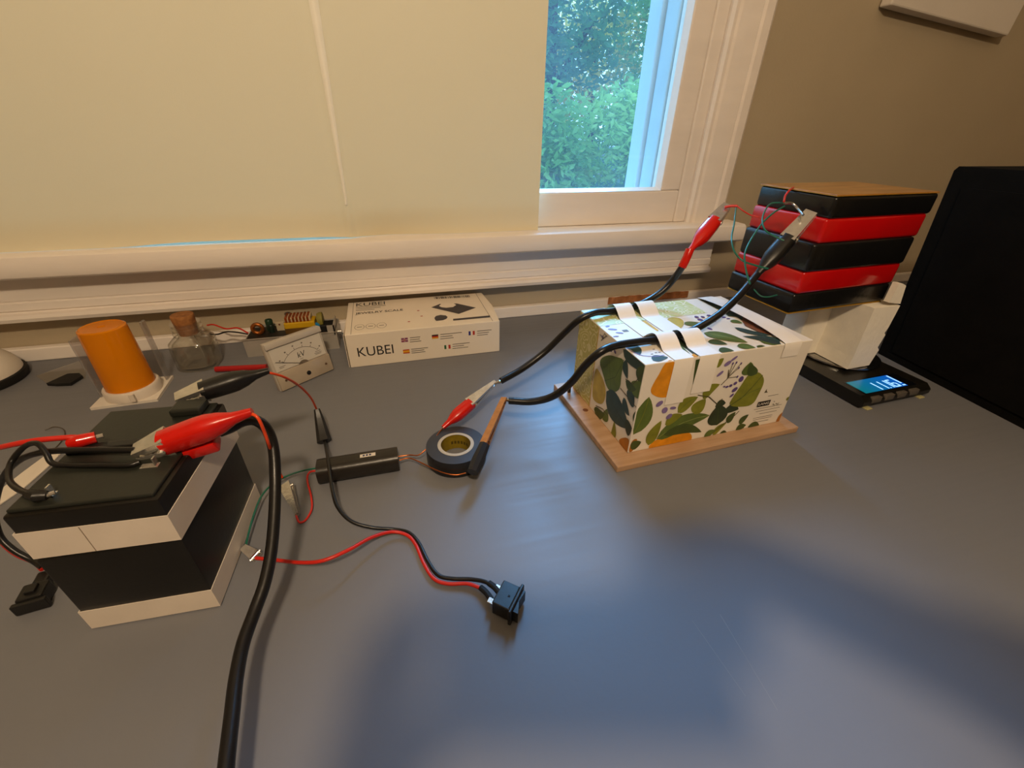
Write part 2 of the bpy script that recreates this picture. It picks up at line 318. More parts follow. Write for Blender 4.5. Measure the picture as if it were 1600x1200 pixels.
# ------------------------------------------------------------------ alligator clip parts
def clip(parent, tail, tip, up=(0, 0, 1), boot=None, w=.012, h=.013, bf=.6, metal=None, gap=.10, tab=None, taper=.14):
    metal = metal or NICKEL
    tail, tip = Vector(tail), Vector(tip); ax = (tip-tail); Lh = ax.length; ax.normalize(); up = Vector(up); ey = up.cross(ax).normalized(); ez = ax.cross(ey)
    M = Matrix(((ax.x, ey.x, ez.x, tail.x), (ax.y, ey.y, ez.y, tail.y), (ax.z, ey.z, ez.z, tail.z), (0, 0, 0, 1))); out = []
    if boot:
        prof = [(0, .30, .28), (.06, .36, .34), (.14, .40, .40), (.22, .46, .48), (.36, .78, .80), (.5, .98, .98), (.62, 1.02, 1.0), (.85, .98, .96), (1, .94, .93)]
        b = MB(); seg = 16; n = len(prof); vs = []
        for t, a, c in prof:
            for k in range(seg):
                q = 2*PI*k/seg; cs, sn = math.cos(q), math.sin(q); e = .75
                vs.append((t*bf*Lh, math.copysign(abs(cs)**e, cs)*a*w/2, math.copysign(abs(sn)**e, sn)*c*h/2))
        b.add(vs, [(i*seg+k, i*seg+(k+1) % seg, (i+1)*seg+(k+1) % seg, (i+1)*seg+k) for i in range(n-1) for k in range(seg)]+[tuple(range(seg)), tuple((n-1)*seg+k for k in range(seg))])
        b.xform(M); out.append(b.build('clip_boot', boot, parent, True, 50))
    x0 = bf*Lh*.93 if boot else Lh*.28
    for sgn in (1, -1):
        b = MB(); ns = 15; th = .0007; vs = []
        for i in range(ns):
            s = i/(ns-1); x = x0+(Lh-x0)*s; hw = w*(.42-taper*s); top = h*(.44-.26*s)+gap*h*s*.3; tooth = (.02+.05*(i % 2))*h if s > .45 else (.02+.22*(1-s/.45))*h
            bot = min(tooth+gap*h*.25*s, top-th*1.5)
            sec = [(-hw, bot), (-hw, top), (hw, top), (hw, bot), (hw-th, bot), (hw-th, top-th), (-hw+th, top-th), (-hw+th, bot)]
            vs += [(x, y, sgn*z) for y, z in sec]
        fs = [(i*8+k, i*8+(k+1) % 8, (i+1)*8+(k+1) % 8, (i+1)*8+k) for i in range(ns-1) for k in range(8)]+[tuple(range(8)), tuple((ns-1)*8+k for k in range(8))]
        b.add(vs, fs)
        b.xform(M); out.append(b.build('clip_jaw', metal, parent))
    b = MB(); b.tube([(x0+Lh*.06, -w*.5, 0), (x0+Lh*.06, w*.5, 0)], h*.13, 10); b.xform(M); out.append(b.build('clip_pivot', metal, parent, True))
    if tab:   # the second lever, seen under the boot
        b = MB(); b.rbox((bf*Lh*.55, -w*.42, -h*.95), (bf*Lh*1.0, w*.42, -h*.42), h*.12, 2)
        for i, v in enumerate(b.v): b.v[i] = (v[0], v[1], v[2]+(bf*Lh-v[0])*-.10)
        b.xform(M); out.append(b.build('clip_lever', tab, parent, True))
    return out

# ------------------------------------------------------------------ batteries at the left
BATB = mat('battery_black_case', '#12100d', .36, noise=.12, nscale=40, bump=.05, bscale=260)
BATT = mat('battery_top_sheet', '#20221d', .42, noise=.1, nscale=30, bump=.05, bscale=200)
BATW = mat('battery_white_band', '#d6cabc', .5, noise=.04, nscale=30, bump=.06, bscale=200)
def band(b, x0, y0, x1, y1, z0, z1, t=.0006):
    b.box((x0-t, y0-t, z0), (x1+t, y0, z1)); b.box((x0-t, y1, z0), (x1+t, y1+t, z1)); b.box((x0-t, y0, z0), (x0, y1, z1)); b.box((x1, y0, z0), (x1+t, y1, z1))
lowb = thing('lead_acid_battery', 'lower black battery with a white band round its base', 'battery', (-.2656, .2705, 0), math.radians(-3.4))
BW, BD = .0915, .1215
b = MB(); b.rbox((0, 0, 0), (BW, BD, .0845), .002); b.build('case', BATB, lowb, True)
b = MB(); band(b, 0, 0, BW, BD, .0015, .0235); b.build('white_band', BATW, lowb)
upb = thing('lead_acid_battery', 'upper black battery with a white band, carrying the big clips', 'battery', (-.2655, .2722, .0845), math.radians(-4.6))
b = MB(); b.rbox((0, 0, 0), (BW, BD, .042), .0022); b.build('case', BATB, upb, True)
b = MB(); band(b, 0, 0, BW, BD, .001, .0265); b.build('white_band', BATW, upb)
b = MB(); b.rbox((.002, .003, .0415), (BW-.0035, BD-.003, .0448), .0012); b.build('top_cover', BATT, upb)
b = MB(); b.box((.0375, -.0009, .0012), (.0379, -.0004, .0262)); b.build('band_seam', mat('seam_tan', '#8d7f6e', .7, noise=.1), upb)  # thin darker strip marks a joint in the white band
b = MB(); b.rbox((.004, .058, .0446), (.060, .066, .0492), .001); b.build('terminal_strip', BLACKP, upb)
b = MB(); b.rbox((.058, .098, .0446), (.083, .116, .0520), .002); b.build('terminal_block', BATT, upb)
for x, y in ((.012, .012), (.066, .032)):
    b = MB(); b.box((x, y, .0446), (x+.012, y+.005, .0454)); b.box((x+.010, y+.0005, .0446), (x+.011, y+.0045, .0525)); b.build('terminal_tab', NICKEL, upb)

# red lead with boot on the upper battery
ld = thing('battery_lead', 'red wire with red boot and spade tip on the upper battery', 'wire', (-0.2454,0.3411,0.133))
def W_(o): return world_child(o)
W_(wire('wire', [(-0.3602,0.3795,0.11),(-0.3027,0.3446,0.135),(-0.2755,0.3366,0.142),(-0.2564,0.3369,0.141),(-0.2472,0.3379,0.139)], .0022, REDW, ld))
b = MB(); b.tube([(-0.2535,0.3341,0.137),(-0.2467,0.3343,0.138),(-0.2382,0.3382,0.137)], [.0035, .0052, .0045], 12); W_(b.build('boot', REDV, ld, True))
b = MB(); b.tube([(-0.2391,0.337,0.1375),(-0.2333,0.3388,0.1375)], .0018, 8); W_(b.build('spade_tip', NICKEL, ld, True))
# black leads curling off the battery
ld = thing('battery_lead', 'black wire curling in a loop off the left of the upper battery', 'wire', (-0.2443,0.2801,0.133))
W_(wire('wire', [(-0.1984,0.3046,0.1315),(-0.2049,0.3027,0.1315),(-0.2228,0.3073,0.1315),(-0.2444,0.3123,0.132),(-0.2556,0.3151,0.134),(-0.2596,0.3206,0.14),(-0.2661,0.3273,0.145),(-0.2792,0.3331,0.14),(-0.2899,0.33,0.13),(-0.2823,0.3122,0.128),(-0.266,0.2945,0.131),(-0.2509,0.2831,0.1335),(-0.2434,0.2794,0.1335)], .0020, RUBBER, ld, 6))
b = MB(); b.tube([(-0.2522,0.2824,0.1345),(-0.2455,0.2789,0.1345),(-0.2405,0.2792,0.1335)], [.003, .0042, .003], 10); W_(b.build('spade_boot', BLACKP, ld, True))
b = MB(); b.tube([(-0.2413,0.2794,0.1335),(-0.2374,0.2814,0.1335)], .0016, 8); W_(b.build('spade_tip', NICKEL, ld, True))
ld = thing('battery_lead', 'straight black wire crossing the upper battery to the left edge', 'wire', (-0.2088,0.319,0.133))
W_(wire('wire', [(-0.2026,0.3138,0.1365),(-0.2172,0.3176,0.1365),(-0.2354,0.3223,0.1365),(-0.2547,0.3259,0.137),(-0.2711,0.3296,0.135),(-0.292,0.3394,0.125),(-0.312,0.3466,0.11),(-0.3348,0.3553,0.085),(-0.3503,0.358,0.06),(-0.3515,0.3509,0.042),(-0.3435,0.3436,0.03),(-0.3329,0.3385,0.02),(-0.3221,0.33,0.018)], .0024, RUBBER, ld, 6))
ld = thing('battery_lead', 'thin red wire bowing round the left of the batteries', 'wire', (-0.3589,0.3614,0.03))
W_(wire('wire', [(-0.3805,0.3925,0.06),(-0.3665,0.3685,0.045),(-0.3558,0.3531,0.034),(-0.3446,0.3438,0.025),(-0.3326,0.338,0.018),(-0.3225,0.329,0.016)], .0018, REDW, ld, 6))
# plug
pl = thing('plug_connector', 'small black plug lying left of the lower battery', 'plug', (-0.3208,0.31,0), math.radians(8)); pl.scale = (.85, .85, 1.0)
b = MB(); b.rbox((-.010, -.009, .0005), (.010, .010, .014), .0015); b.build('shell', BLACKP, pl)
b = MB(); b.rbox((-.013, -.0135, .0008), (.013, -.0085, .012), .001); b.build('flange', BLACKP, pl)
b = MB(); b.rbox((-.006, .010, .003), (.006, .026, .012), .002); b.build('neck', BLACKP, pl)
b = MB(); b.rbox((-.004, -.004, .0135), (.004, .006, .0165), .0008); b.build('latch', BLACKP, pl)
# white card and thin wire ring behind the batteries
PAPER = mat('white_paper', '#d8cfc2', .6, noise=.03, nscale=30, bump=.05)
cd = MB(); pts = [(-0.4143,0.5345,0.001),(-0.4269,0.5365,0.001),(-0.4357,0.4994,0.001),(-0.441,0.4698,0.001),(-0.4269,0.4454,0.001),(-0.4186,0.4679,0.001),(-0.4139,0.5059,0.001)]
cd.prism([(p[0], p[1]) for p in pts], 2, .0004, .0016); tag(cd.build('paper_strip', PAPER), 'white paper strip on the desk left of the batteries', 'paper')
wr = MB(); wr.tube(spline([(-0.4608,0.5874,0.001),(-0.4527,0.5911,0.002),(-0.4392,0.5834,0.002),(-0.4303,0.5685,0.001),(-0.4267,0.5491,0.001),(-0.4271,0.5244,0.001),(-0.4275,0.4972,0.001),(-0.4291,0.4707,0.001)], 6), .0006, 6)
tag(wr.build('thin_wire', mat('dull_wire', '#4d4338', .4, noise=.1), None, True), 'thin dull wire with a curled end behind the batteries', 'wire')

# ------------------------------------------------------------------ leads with big clips
ld = thing('test_lead', 'red alligator clip on the upper battery with thin red wire to a bare clip', 'test lead', (-0.1228,0.3238,0.15))
for o in clip(ld, (-0.1204,0.3206,0.153), (-0.2037,0.3147,0.1335), (0.05, -.25, 1), REDV, .0195, .0205, .77, tab=REDV): W_(o)
W_(wire('wire', [(-0.1235,0.3211,0.152),(-0.1166,0.3159,0.15),(-0.1149,0.3146,0.138),(-0.1171,0.3207,0.115),(-0.1355,0.371,0.06),(-0.1455,0.4006,0.022),(-0.1458,0.4033,0.012)], .0013, ORW, ld))
for o in clip(ld, (-0.1467,0.4077,0.011), (-0.1248,0.3506,0.004), (-.3, -.3, 1), None, .0145, .012, .3, taper=.3): W_(o)
ld = thing('test_lead', 'black alligator clip at the back of the upper battery with orange wire', 'test lead', (-0.1316,0.4191,0.137))
for o in clip(ld, (-0.1269,0.4083,0.143), (-0.2013,0.3888,0.134), (0, -.3, 1), BLACKP, .0175, .0185, .74): W_(o)
W_(wire('wire', [(-0.1303,0.4071,0.142),(-0.124,0.4101,0.138),(-0.1173,0.4223,0.125),(-0.1147,0.4536,0.095),(-0.113,0.4774,0.065),(-0.1147,0.4973,0.035)], .0013, ORW, ld))
b = MB(); b.tube([(-0.1144,0.4972,0.036),(-0.1132,0.491,0.024),(-0.1085,0.466,0.006)], [.0036, .0056, .0088], 6); W_(b.build('clip_boot', BLACKP, ld, True))
ld = thing('power_cable', 'thick black cable from the battery running out past the front edge', 'cable', (-0.1159,0.3003,0.09))
W_(wire('cable', [(-0.1497,0.3258,0.135),(-0.1419,0.3263,0.137),(-0.1335,0.3318,0.138),(-0.1248,0.3333,0.136),(-0.119,0.3327,0.126),(-0.116,0.3241,0.112),(-0.1162,0.3077,0.094),(-0.1169,0.2842,0.077),(-0.1185,0.2585,0.062),(-0.1218,0.2379,0.052),(-0.1271,0.2206,0.045),(-0.1312,0.2007,0.041),(-0.1315,0.1794,0.038),(-0.1294,0.1577,0.036),(-0.1272,0.1354,0.034),(-0.1247,0.111,0.03)], .0046, RUBBER, ld, 8, 12))

# ------------------------------------------------------------------ amber cylinder in its clear stand
AMB = mat('amber_plastic', '#ea8c06', .22, trans=.25, ior=1.2, noise=.08, nscale=14, coat=.3)
am = thing('amber_canister', 'upright amber plastic cylinder in a white ring on a clear stand', 'canister', (-.3885, .6615, 0))
b = MB(); b.lathe([(0.0005, .0165), (.0292, .0165), (.0292, .022), (.0268, .104), (.0262, .107), (.0240, .1085), (.0232, .1078), (.0045, .1078), (.004, .1065), (.0005, .1065)], 40); b.build('cylinder', AMB, am, True)
b = MB(); b.lathe([(.0296, .004), (.034, .004), (.034, .0165), (.0326, .0185), (.0296, .0185)], 40, cap=False); b.lathe([(.0005, .004), (.0296, .004), (.0296, .006), (.0005, .006)], 40); RNG = b.build('ring', BATW, am, True)
b = MB(); b.rbox((.010, -.0362, .006), (.016, -.0330, .018), .0006); b.build('ring_notch', BATW, RNG)
b = MB(); b.prism([(-.0405, -.0345), (.0390, -.0310), (.0355, .0400), (-.0405, .0385)], 2, 0, .004); b.build('base_plate', PAPER, am)
ACR = thin_glass('hazy_acrylic', (.78, .77, .78), .05, .6, .12)
b = MB(); b.rbox((.0300, .0260, .004), (.0335, .0375, .100), .001); b.build('side_panel', ACR, am)
b = MB(); b.rbox((-.0400, -.0080, .004), (-.0372, .0160, .094), .001); b.build('side_panel', ACR, am)
# cork bottle
GLS = thin_glass('bottle_glass', (.95, .94, .90), .06, .8, .02)
CORK = mat('cork', '#a8703c', .8, color2='#7c4c24', nscale=120, bump=.4, bscale=200)
bo = thing('cork_bottle', 'small clear glass bottle with a cork behind the red tube', 'bottle', (-.3255, .740, 0)); bo.scale = (1.12, 1.12, 1.08)
b = MB()
def sq(r, z, e):
    o = []
    for k in range(32):
        a = 2*PI*k/32+.4; c_, s_ = math.cos(a), math.sin(a); o.append((math.copysign(abs(c_)**e, c_)*r, math.copysign(abs(s_)**e, s_)*r, z))
    return o
rings = [(.020, 0, .62), (.0255, .001, .62), (.0270, .004, .62), (.0270, .038, .62), (.0262, .043, .65), (.0215, .0475, .85), (.0172, .0492, 1), (.0172, .0515, 1), (.0192, .0525, 1), (.0192, .0555, 1), (.0172, .057, 1), (.0192, .0595, 1), (.0192, .063, 1), (.0172, .0645, 1), (.0186, .0665, 1), (.0186, .070, 1)]
inn = [(.0136, .0698, 1), (.0136, .050, 1), (.0170, .0455, .9), (.0235, .040, .75), (.0250, .035, .7), (.0250, .006, .7), (.018, .0045, .7)]
allr = rings+inn
vs = [p for r, z, e in allr for p in sq(r, z, e)]; b.add(vs, [(i*32+k, i*32+(k+1) % 32, (i+1)*32+(k+1) % 32, (i+1)*32+k) for i in range(len(allr)-1) for k in range(32)]+[tuple(range(31, -1, -1)), tuple((len(allr)-1)*32+k for k in range(32))])
b.build('glass', GLS, bo, True, 50)
b = MB(); b.lathe([(.0116, .052), (.0132, .066), (.0145, .080), (.0138, .082)], 24); b.build('cork', CORK, bo, True)
b = MB(); b.tube([(.004, 0, .051), (.006, .001, .030), (.007, .001, .012)], .0009, 6); b.build('pin', NICKEL, bo, True)
# red tube
b = MB(); b.tube([(-0.2943,0.7054,0.005), (-0.2171,0.6951,0.005)], .0046, 14); tag(b.build('red_tube', mat('red_tube_plastic', '#a31a1a', .3, noise=.05), None, True), 'short red plastic tube lying behind the black alligator clip', 'tube')
# white dome at the left edge
dm = thing('dome_gadget', 'white domed gadget with dark rim at the left edge of the desk', 'gadget', (-0.6332,0.7512,0))
r0 = 0.0624
b = MB(); prof = [(r0*.86, .012)]+[(r0*.94*math.cos(a), .012+.045*math.sin(a)) for a in [PI/2*i/12 for i in range(12)]]+[(.001, .057)]; b.lathe(prof, 48); b.build('dome', mat('white_gloss_plastic', '#ddd3c4', .25, noise=.02), dm, True)
b = MB(); b.lathe([(r0*.8, 0), (r0*.97, .001), (r0, .006), (r0*.99, .012), (r0*.93, .0135)], 48); b.build('rim', BLACKM, dm, True)
# small black clip and clear bag
b = MB(); b.prism([(p[0], p[1]) for p in [(-0.5249,0.7183,0),(-0.5219,0.7234,0),(-0.5112,0.7448,0),(-0.4952,0.7429,0),(-0.4861,0.7324,0),(-0.4911,0.7099,0),(-0.5101,0.7127,0)]], 2, .0005, .005); bl = tag(b.build('black_clip', BLACKM), 'tiny black clip on the desk beside the amber canister stand', 'clip')
bg_ = MB(); pts = [(-0.5603,0.757,0),(-0.5352,0.7874,0),(-0.5148,0.8079,-0),(-0.4823,0.7294,0),(-0.5233,0.7199,0)]; bg_.prism([(p[0], p[1]) for p in pts], 2, .0002, .0008)
BAG = thin_glass('clear_film', (.93, .92, .90), .05, .5, .04)
tag(bg_.build('clear_bag', BAG), 'flat clear plastic bag under the tiny black clip', 'bag')

# ------------------------------------------------------------------ circuit board in a metal tray
TIN = mat('zinc_tray', '#b3ada4', .35, .35, noise=.12, nscale=30, bump=.06, bscale=150)
tr = thing('circuit_board_unit', 'bare circuit board with coils in an open metal tray', 'circuit board', (-.2580, .7490, 0))
TWd, TDp, TH = .1500, .062, .0335
b = MB(); b.box((0, 0, 0), (TWd, TDp, .0015)); b.box((0, 0, .0015), (TWd, .0012, TH)); b.box((0, TDp-.0012, .0015), (TWd, TDp, TH)); b.box((0, .0012, .0015), (.0012, TDp-.0012, TH*.8)); b.box((TWd-.0012, .0012, .0015), (TWd, TDp-.0012, TH))
b.box((-.001, -.0025, TH-.001), (TWd+.001, .0012, TH)); b.build('tray', TIN, tr)
PCB = mat('dark_circuit_board', '#221d18', .5, noise=.3, nscale=60, bump=.1)
b = MB(); b.box((.004, .003, TH-.006), (TWd-.004, TDp-.003, TH-.0040)); b.build('board', PCB, tr)
def loc(px, py, z): return None
z0 = TH-.004
TB = [(0.0203,0.0269), (0.0366,0.036), (0.0552,0.0348), (0.0915,0.0147), (0.1213,0.0219)]
b = MB(); t_, s_ = 24, 10; vs = []
for i in range(t_):
    for k in range(s_):
        a = 2*PI*i/t_; c_ = 2*PI*k/s_; rr = .0080+.0034*math.cos(c_); vs.append((TB[0][0]+rr*math.cos(a), TB[0][1]+.0036*math.sin(c_), z0+.0105+rr*math.sin(a)))
b.add(vs, [(i*s_+k, ((i+1) % t_)*s_+k, ((i+1) % t_)*s_+(k+1) % s_, i*s_+(k+1) % s_) for i in range(t_) for k in range(s_)])
b.build('toroid_coil', mat('copper_coil', '#9c5a26', .35, .7, noise=.3, nscale=200, bump=.4, bscale=400), tr, True)
b = MB(); b.lathe([(.0062, 0), (.0062, .019), (.0055, .020), (.0005, .020)], 18, (TB[1][0], TB[1][1]+.006, z0)); b.build('capacitor', mat('green_sleeve', '#1f3a28', .3, noise=.1), tr, True)
b = MB(); b.lathe([(.0050, 0), (.0050, .013), (.0044, .014), (.0005, .014)], 18, (TB[1][0]+.004, TB[1][1]-.004, z0)); b.build('capacitor', mat('dark_green_sleeve', '#16241c', .3, noise=.1), tr, True)
b = MB(); b.rbox((TB[2][0]-.007, TB[2][1]-.001, z0), (TB[2][0]+.007, TB[2][1]+.004, z0+.016), .0008); b.build('chip_package', mat('pale_ceramic', '#b9ab8f', .5, noise=.05), tr)
b = MB(); b.tube([(TB[2][0]-.001, TB[2][1]-.0012, z0+.012), (TB[2][0]-.001, TB[2][1]+.001, z0+.012)], .0016, 10); b.build('chip_hole', mat('rust_dot', '#6a2c14', .6, noise=.1), tr)
b = MB(); b.lathe([(.0055, 0), (.0055, .024), (.005, .025), (.0005, .025)], 16, (TB[2][0]+.012, TB[2][1]+.020, z0)); b.build('capacitor', mat('grey_cap', '#6b625a', .35, .3, noise=.1), tr, True)
tx = TB[3][0]; ty = TB[3][1]+.004
b = MB(); b.rbox((tx-.0235, ty-.003, z0), (tx+.0205, ty+.020, z0+.010), .0012); TCO = b.build('transformer_core', mat('core_brown', '#5c4118', .5, noise=.2), tr)
b = MB(); b.rbox((tx-.0230, ty-.0035, z0+.0075), (tx+.0215, ty+.0205, z0+.0155), .0012); b.build('transformer_tape', mat('yellow_tape', '#c59c14', .4, noise=.06), TCO)
b = MB(); b.rbox((tx-.0215, ty-.001, z0+.0155), (tx+.0165, ty+.019, z0+.0215), .001); b.build('transformer_bobbin', mat('cream_plastic', '#b8a584', .5, noise=.05), TCO)
for k in range(7):
    x = tx-.0205+k*.0052; b = MB(); b.rbox((x, ty-.0014, z0+.0150), (x+.0036, ty+.0193, z0+.0224), .0006); b.build('winding', mat('copper_foil_winding', '#9a4f22', .35, .6, noise=.15, nscale=120), TCO)
b = MB(); b.lathe([(.009, 0), (.0105, .004), (.0105, .008), (.0095, .0085)], 20, (0, 0, 0)); b.xform(Matrix.Translation((tx+.0245, ty+.010, z0+.012)) @ Matrix.Rotation(PI/2, 4, 'Y')); b.build('transformer_end', mat('olive_plastic', '#7c7430', .5, noise=.1), TCO, True)
TCO.scale = (1.12, 1.15, 1.35); TCO.location = (-.12*tx, -.15*(ty+.008), -.35*z0)
b = MB(); b.lathe([(.0005, 0), (.0040, .0005), (.0052, .0025), (.0040, .0045), (.0005, .005)], 16, (0, 0, 0)); b.xform(Matrix.Translation((TB[4][0]-.003, TB[4][1], z0+.011)) @ Matrix.Rotation(PI/2, 4, 'X')); b.build('disc_capacitor', mat('blue_ceramic', '#2476a8', .35, noise=.05), tr, True)
b = MB(); b.rbox((TB[4][0]+.002, TB[4][1]-.010, z0), (TB[4][0]+.0235, TB[4][1]+.014, z0+.012), .001); b.build('relay', mat('dark_relay', '#1b1b1c', .3, noise=.2), tr)
b = MB(); b.box((TWd-.014, -.001, z0-.002), (TWd-.002, .001, z0+.016)); b.box((TWd-.004, -.001, z0-.002), (TWd-.002, .045, z0+.016)); b.build('bracket', TIN, tr)
b = MB(); b.lathe([(.004, 0), (.004, .006), (.003, .0065)], 12); b.xform(Matrix.Translation((TWd, .02, .024)) @ Matrix.Rotation(PI/2, 4, 'Y')); b.build('screw', NICKEL, tr, True)
wire('lead_wire', [(.006, .02, .036), (-.01, .028, .044), (-.03, .034, .042), (-.05, .045, .047), (-.062, .05, .045)], .0013, REDW, tr)
wire('lead_wire', [(.006, .016, .036), (-.012, .02, .040), (-.03, .03, .038), (-.045, .032, .034), (-.06, .04, .033)], .0013, RUBBER, tr)

# ------------------------------------------------------------------ panel meter leaning on the tray
MO, ME, MU = (-0.1831,0.6139,0), (0.7856,0.6187,0), (-0.1181,0.1499,0.9816); MWd = 0.0901; MN = Vector(ME).cross(Vector(MU))
mt = thing('panel_meter', 'square kilovolt panel meter leaning on the metal tray', 'meter', MO)
MM = frame_m((0, 0, 0), ME, MU)      # local: x right, y up the face, z out of the face
HT = .076; TK = .012
MCLR = mat('clear_meter_cover', '#cfc7bb', .08, trans=.55, ior=1.3, noise=.03, nscale=20)
MFACE = mat('meter_face', '#c9c2b6', .5, noise=.02)
INK = mat('black_ink', '#1c1916', .6, noise=.05)
INKG = mat('grey_ink', '#6f675e', .6, noise=.05)
b = MB(); b.rbox((0, 0, -TK), (MWd, HT, -.0015), .002); b.xform(MM); b.build('housing', mat('grey_translucent_plastic', '#b3aa9e', .25, noise=.04), mt, True)
b = MB(); b.rbox((.0045, .030, -.0016), (MWd-.004, HT-.010, -.0006), .0003); b.xform(MM); DIAL = b.build('dial', MFACE, mt)
b = MB(); b.rbox((.001, .001, -.0016), (MWd-.001, .029, .0024), .0012); b.xform(MM); b.build('lower_cover', mat('frosted_cover', '#a99b88', .22, noise=.08, nscale=25), mt, True)
b = MB(); b.rbox((.0005, HT-.0095, -.0016), (MWd-.0005, HT-.0005, .0024), .0012); b.xform(MM); b.build('upper_cover', mat('frosted_cover_2', '#b9b1a6', .2, noise=.04), mt, True)
def arc(b, cx, cy, r, a0, a1, w, n=24, z=0):
    vs = []
    for i in range(n+1):
        a = math.radians(a0+(a1-a0)*i/n); vs += [(cx+(r-w/2)*math.cos(a), cy+(r-w/2)*math.sin(a), z), (cx+(r+w/2)*math.cos(a), cy+(r+w/2)*math.sin(a), z)]
    b.add(vs, [(2*i, 2*i+1, 2*i+3, 2*i+2) for i in range(n)])
b = MB(); ccx, ccy = MWd*.52, .018; arc(b, ccx, ccy, .036, 40, 140, .0007)
for k in range(6):
    a = math.radians(140-20*k); p = Vector((math.cos(a), math.sin(a), 0)); n_ = Vector((-p.y, p.x, 0))*.0004; c_ = Vector((ccx, ccy, 0))
    b.add([c_+p*.036-n_, c_+p*.0395-n_, c_+p*.0395+n_, c_+p*.036+n_], [(0, 1, 2, 3)])
    q = c_+p*.0425; b.add([q+Vector((-.0012, -.001, 0)), q+Vector((.0012, -.001, 0)), q+Vector((.0012, .001, 0)), q+Vector((-.0012, .001, 0))], [(0, 1, 2, 3)])
b.xform(MM @ Matrix.Translation((0, 0, -.0004))); b.build('dial_scale', INKG, DIAL)['kind'] = 'stuff'
text_mesh('dial_text', 'kV', .0125, INK, DIAL, MM @ Matrix.Translation((MWd*.455, .0395, -.0004)), .15, .9)
b = MB()
for (x, y, w_) in ((.010, .036, .010), (.0105, .034, .007), (.070, .0385, .009), (.068, .036, .012), (.069, .034, .010), (.044, .0365, .005)): b.box((x, y, 0), (x+w_, y+.0007, .0001))
b.xform(MM @ Matrix.Translation((0, 0, -.0005))); b.build('fine_print', INKG, DIAL)['kind'] = 'stuff'
b = MB(); b.tube([(ccx-.002, .030, .0002), (.0075, .0455, .0002)], .0004, 6); b.xform(MM); b.build('needle', INK, DIAL)
b = MB(); arc(b, ccx, .0255, .0045, 0, 180, .009, 20, .0003); b.xform(MM); b.build('pivot_cover', mat('taupe_plastic', '#6f6253', .4, noise=.05), mt)
b = MB(); b.lathe([(.0034, 0), (.0034, .0012), (.0028, .0016)], 20, (ccx+.001, .0125, .0022)); b.xform(MM); b.build('zero_screw', BLACKP, mt, True)
for x in (.012, MWd-.011):
    b = MB(); b.lathe([(.002, 0), (.0018, .0008)], 14, (x, .015, .0022)); b.xform(MM); b.build('face_screw', mat('brown_screw', '#6a5140', .4, .5, noise=.1), mt, True)

# ------------------------------------------------------------------ carton with print
CARD = mat('white_carton', '#e2d6c4', .5, noise=.015, nscale=20, bump=.03)
kb = thing('scale_carton', 'white printed carton of a jewelry scale against the wall', 'carton', (-.0858, .668, 0), math.radians(.2))
KL, KD, KH = .2565, .149, .0595
b = MB(); b.rbox((0, 0, 0), (KL, KD, KH), .0008, 1); b.build('carton_body', CARD, kb)
b = MB(); b.prism([(0, 0), (.0008, 0), (.0008, KD), (0, KD)], 2, KH*.02, KH*.98)
b.xform(Matrix.Translation((-.0022, 0, 0)) @ Matrix.Rotation(math.radians(-1.5), 4, 'Z')); b.build('end_flap', CARD, kb)
b = MB(); b.prism([(KL, .01), (KL+.0008, .01), (KL+.005, KD*.5), (KL+.0008, KD), (KL, KD)], 2, KH*.9, KH*.985); b.build('end_flap', CARD, kb)
b = MB(); b.box((.0095, .001, KH), (.0102, KD-.002, KH+.0002)); b.box((KL-.0125, .001, KH), (KL-.0118, KD-.002, KH+.0002)); b.build('fold_line', INKG, kb)['kind'] = 'stuff'
FM = Matrix(((1, 0, 0, 0), (0, 0, -1, -.0003), (0, 1, 0, 0), (0, 0, 0, 1)))     # front face: u,v -> x,z
TM = Matrix.Translation((0, 0, KH+.0003))
def fit_text(name, body, M, u0, v0, w, h, m, parent, bold=0.0, rot=0.0):
    o = text_mesh(name, body, 1.0, m, parent, Matrix.Identity(4), 0, 1, bold); vs = [v.co for v in o.data.vertices]
    x0, x1 = min(v.x for v in vs), max(v.x for v in vs); y0, y1 = min(v.y for v in vs), max(v.y for v in vs)
    o.data.transform(M @ Matrix.Translation((u0, v0, 0)) @ Matrix.Rotation(rot, 4, 'Z') @ Matrix.Diagonal((w/(x1-x0), h/(y1-y0), 1, 1)) @ Matrix.Translation((-x0, -y0, 0))); return o
def quads(name, M, rects, m, parent):
    b = MB()
    for (u0, v0, u1, v1) in rects: b.add([(u0, v0, 0), (u1, v0, 0), (u1, v1, 0), (u0, v1, 0)], [(0, 1, 2, 3)])
    b.keep = True; b.xform(M); o = b.build(name, m, parent)
    if len(rects) > 1: o['kind'] = 'stuff'
    return o
p, q, r_ = (0.0151,0.0188), (0.0722,0.0176), (0.0156,0.0355)
fit_text('carton_name', 'KUBEI', FM, p[0], p[1], q[0]-p[0], .0165, INK, kb)
p, q = (0.0149,0.1255), (0.0664,0.1271); r_ = (0.0167,0.1416)
fit_text('carton_name', 'KUBEI', TM, p[0], p[1], q[0]-p[0], max(.008, r_[1]-p[1]), INK, kb)
p, q = (0.0146,0.083), (0.0972,0.0837); r_ = (0.0151,0.0949)
fit_text('carton_title', 'JEWELRY SCALE', TM, p[0], p[1], q[0]-p[0], max(.006, r_[1]-p[1]), INK, kb, .01)
rows = [(160, 190, 450), (160, 204, 400), (160, 216, 330)]
quads('fine_print', TM, [(a, v, b_, v+.0022) for (a, v), (b_, v2) in [((0.0145,0.1191),(0.0678,0.1097)),((0.0147,0.1111),(0.0584,0.1039)),((0.0149,0.1032),(0.0474,0.0986))]], INKG, kb)
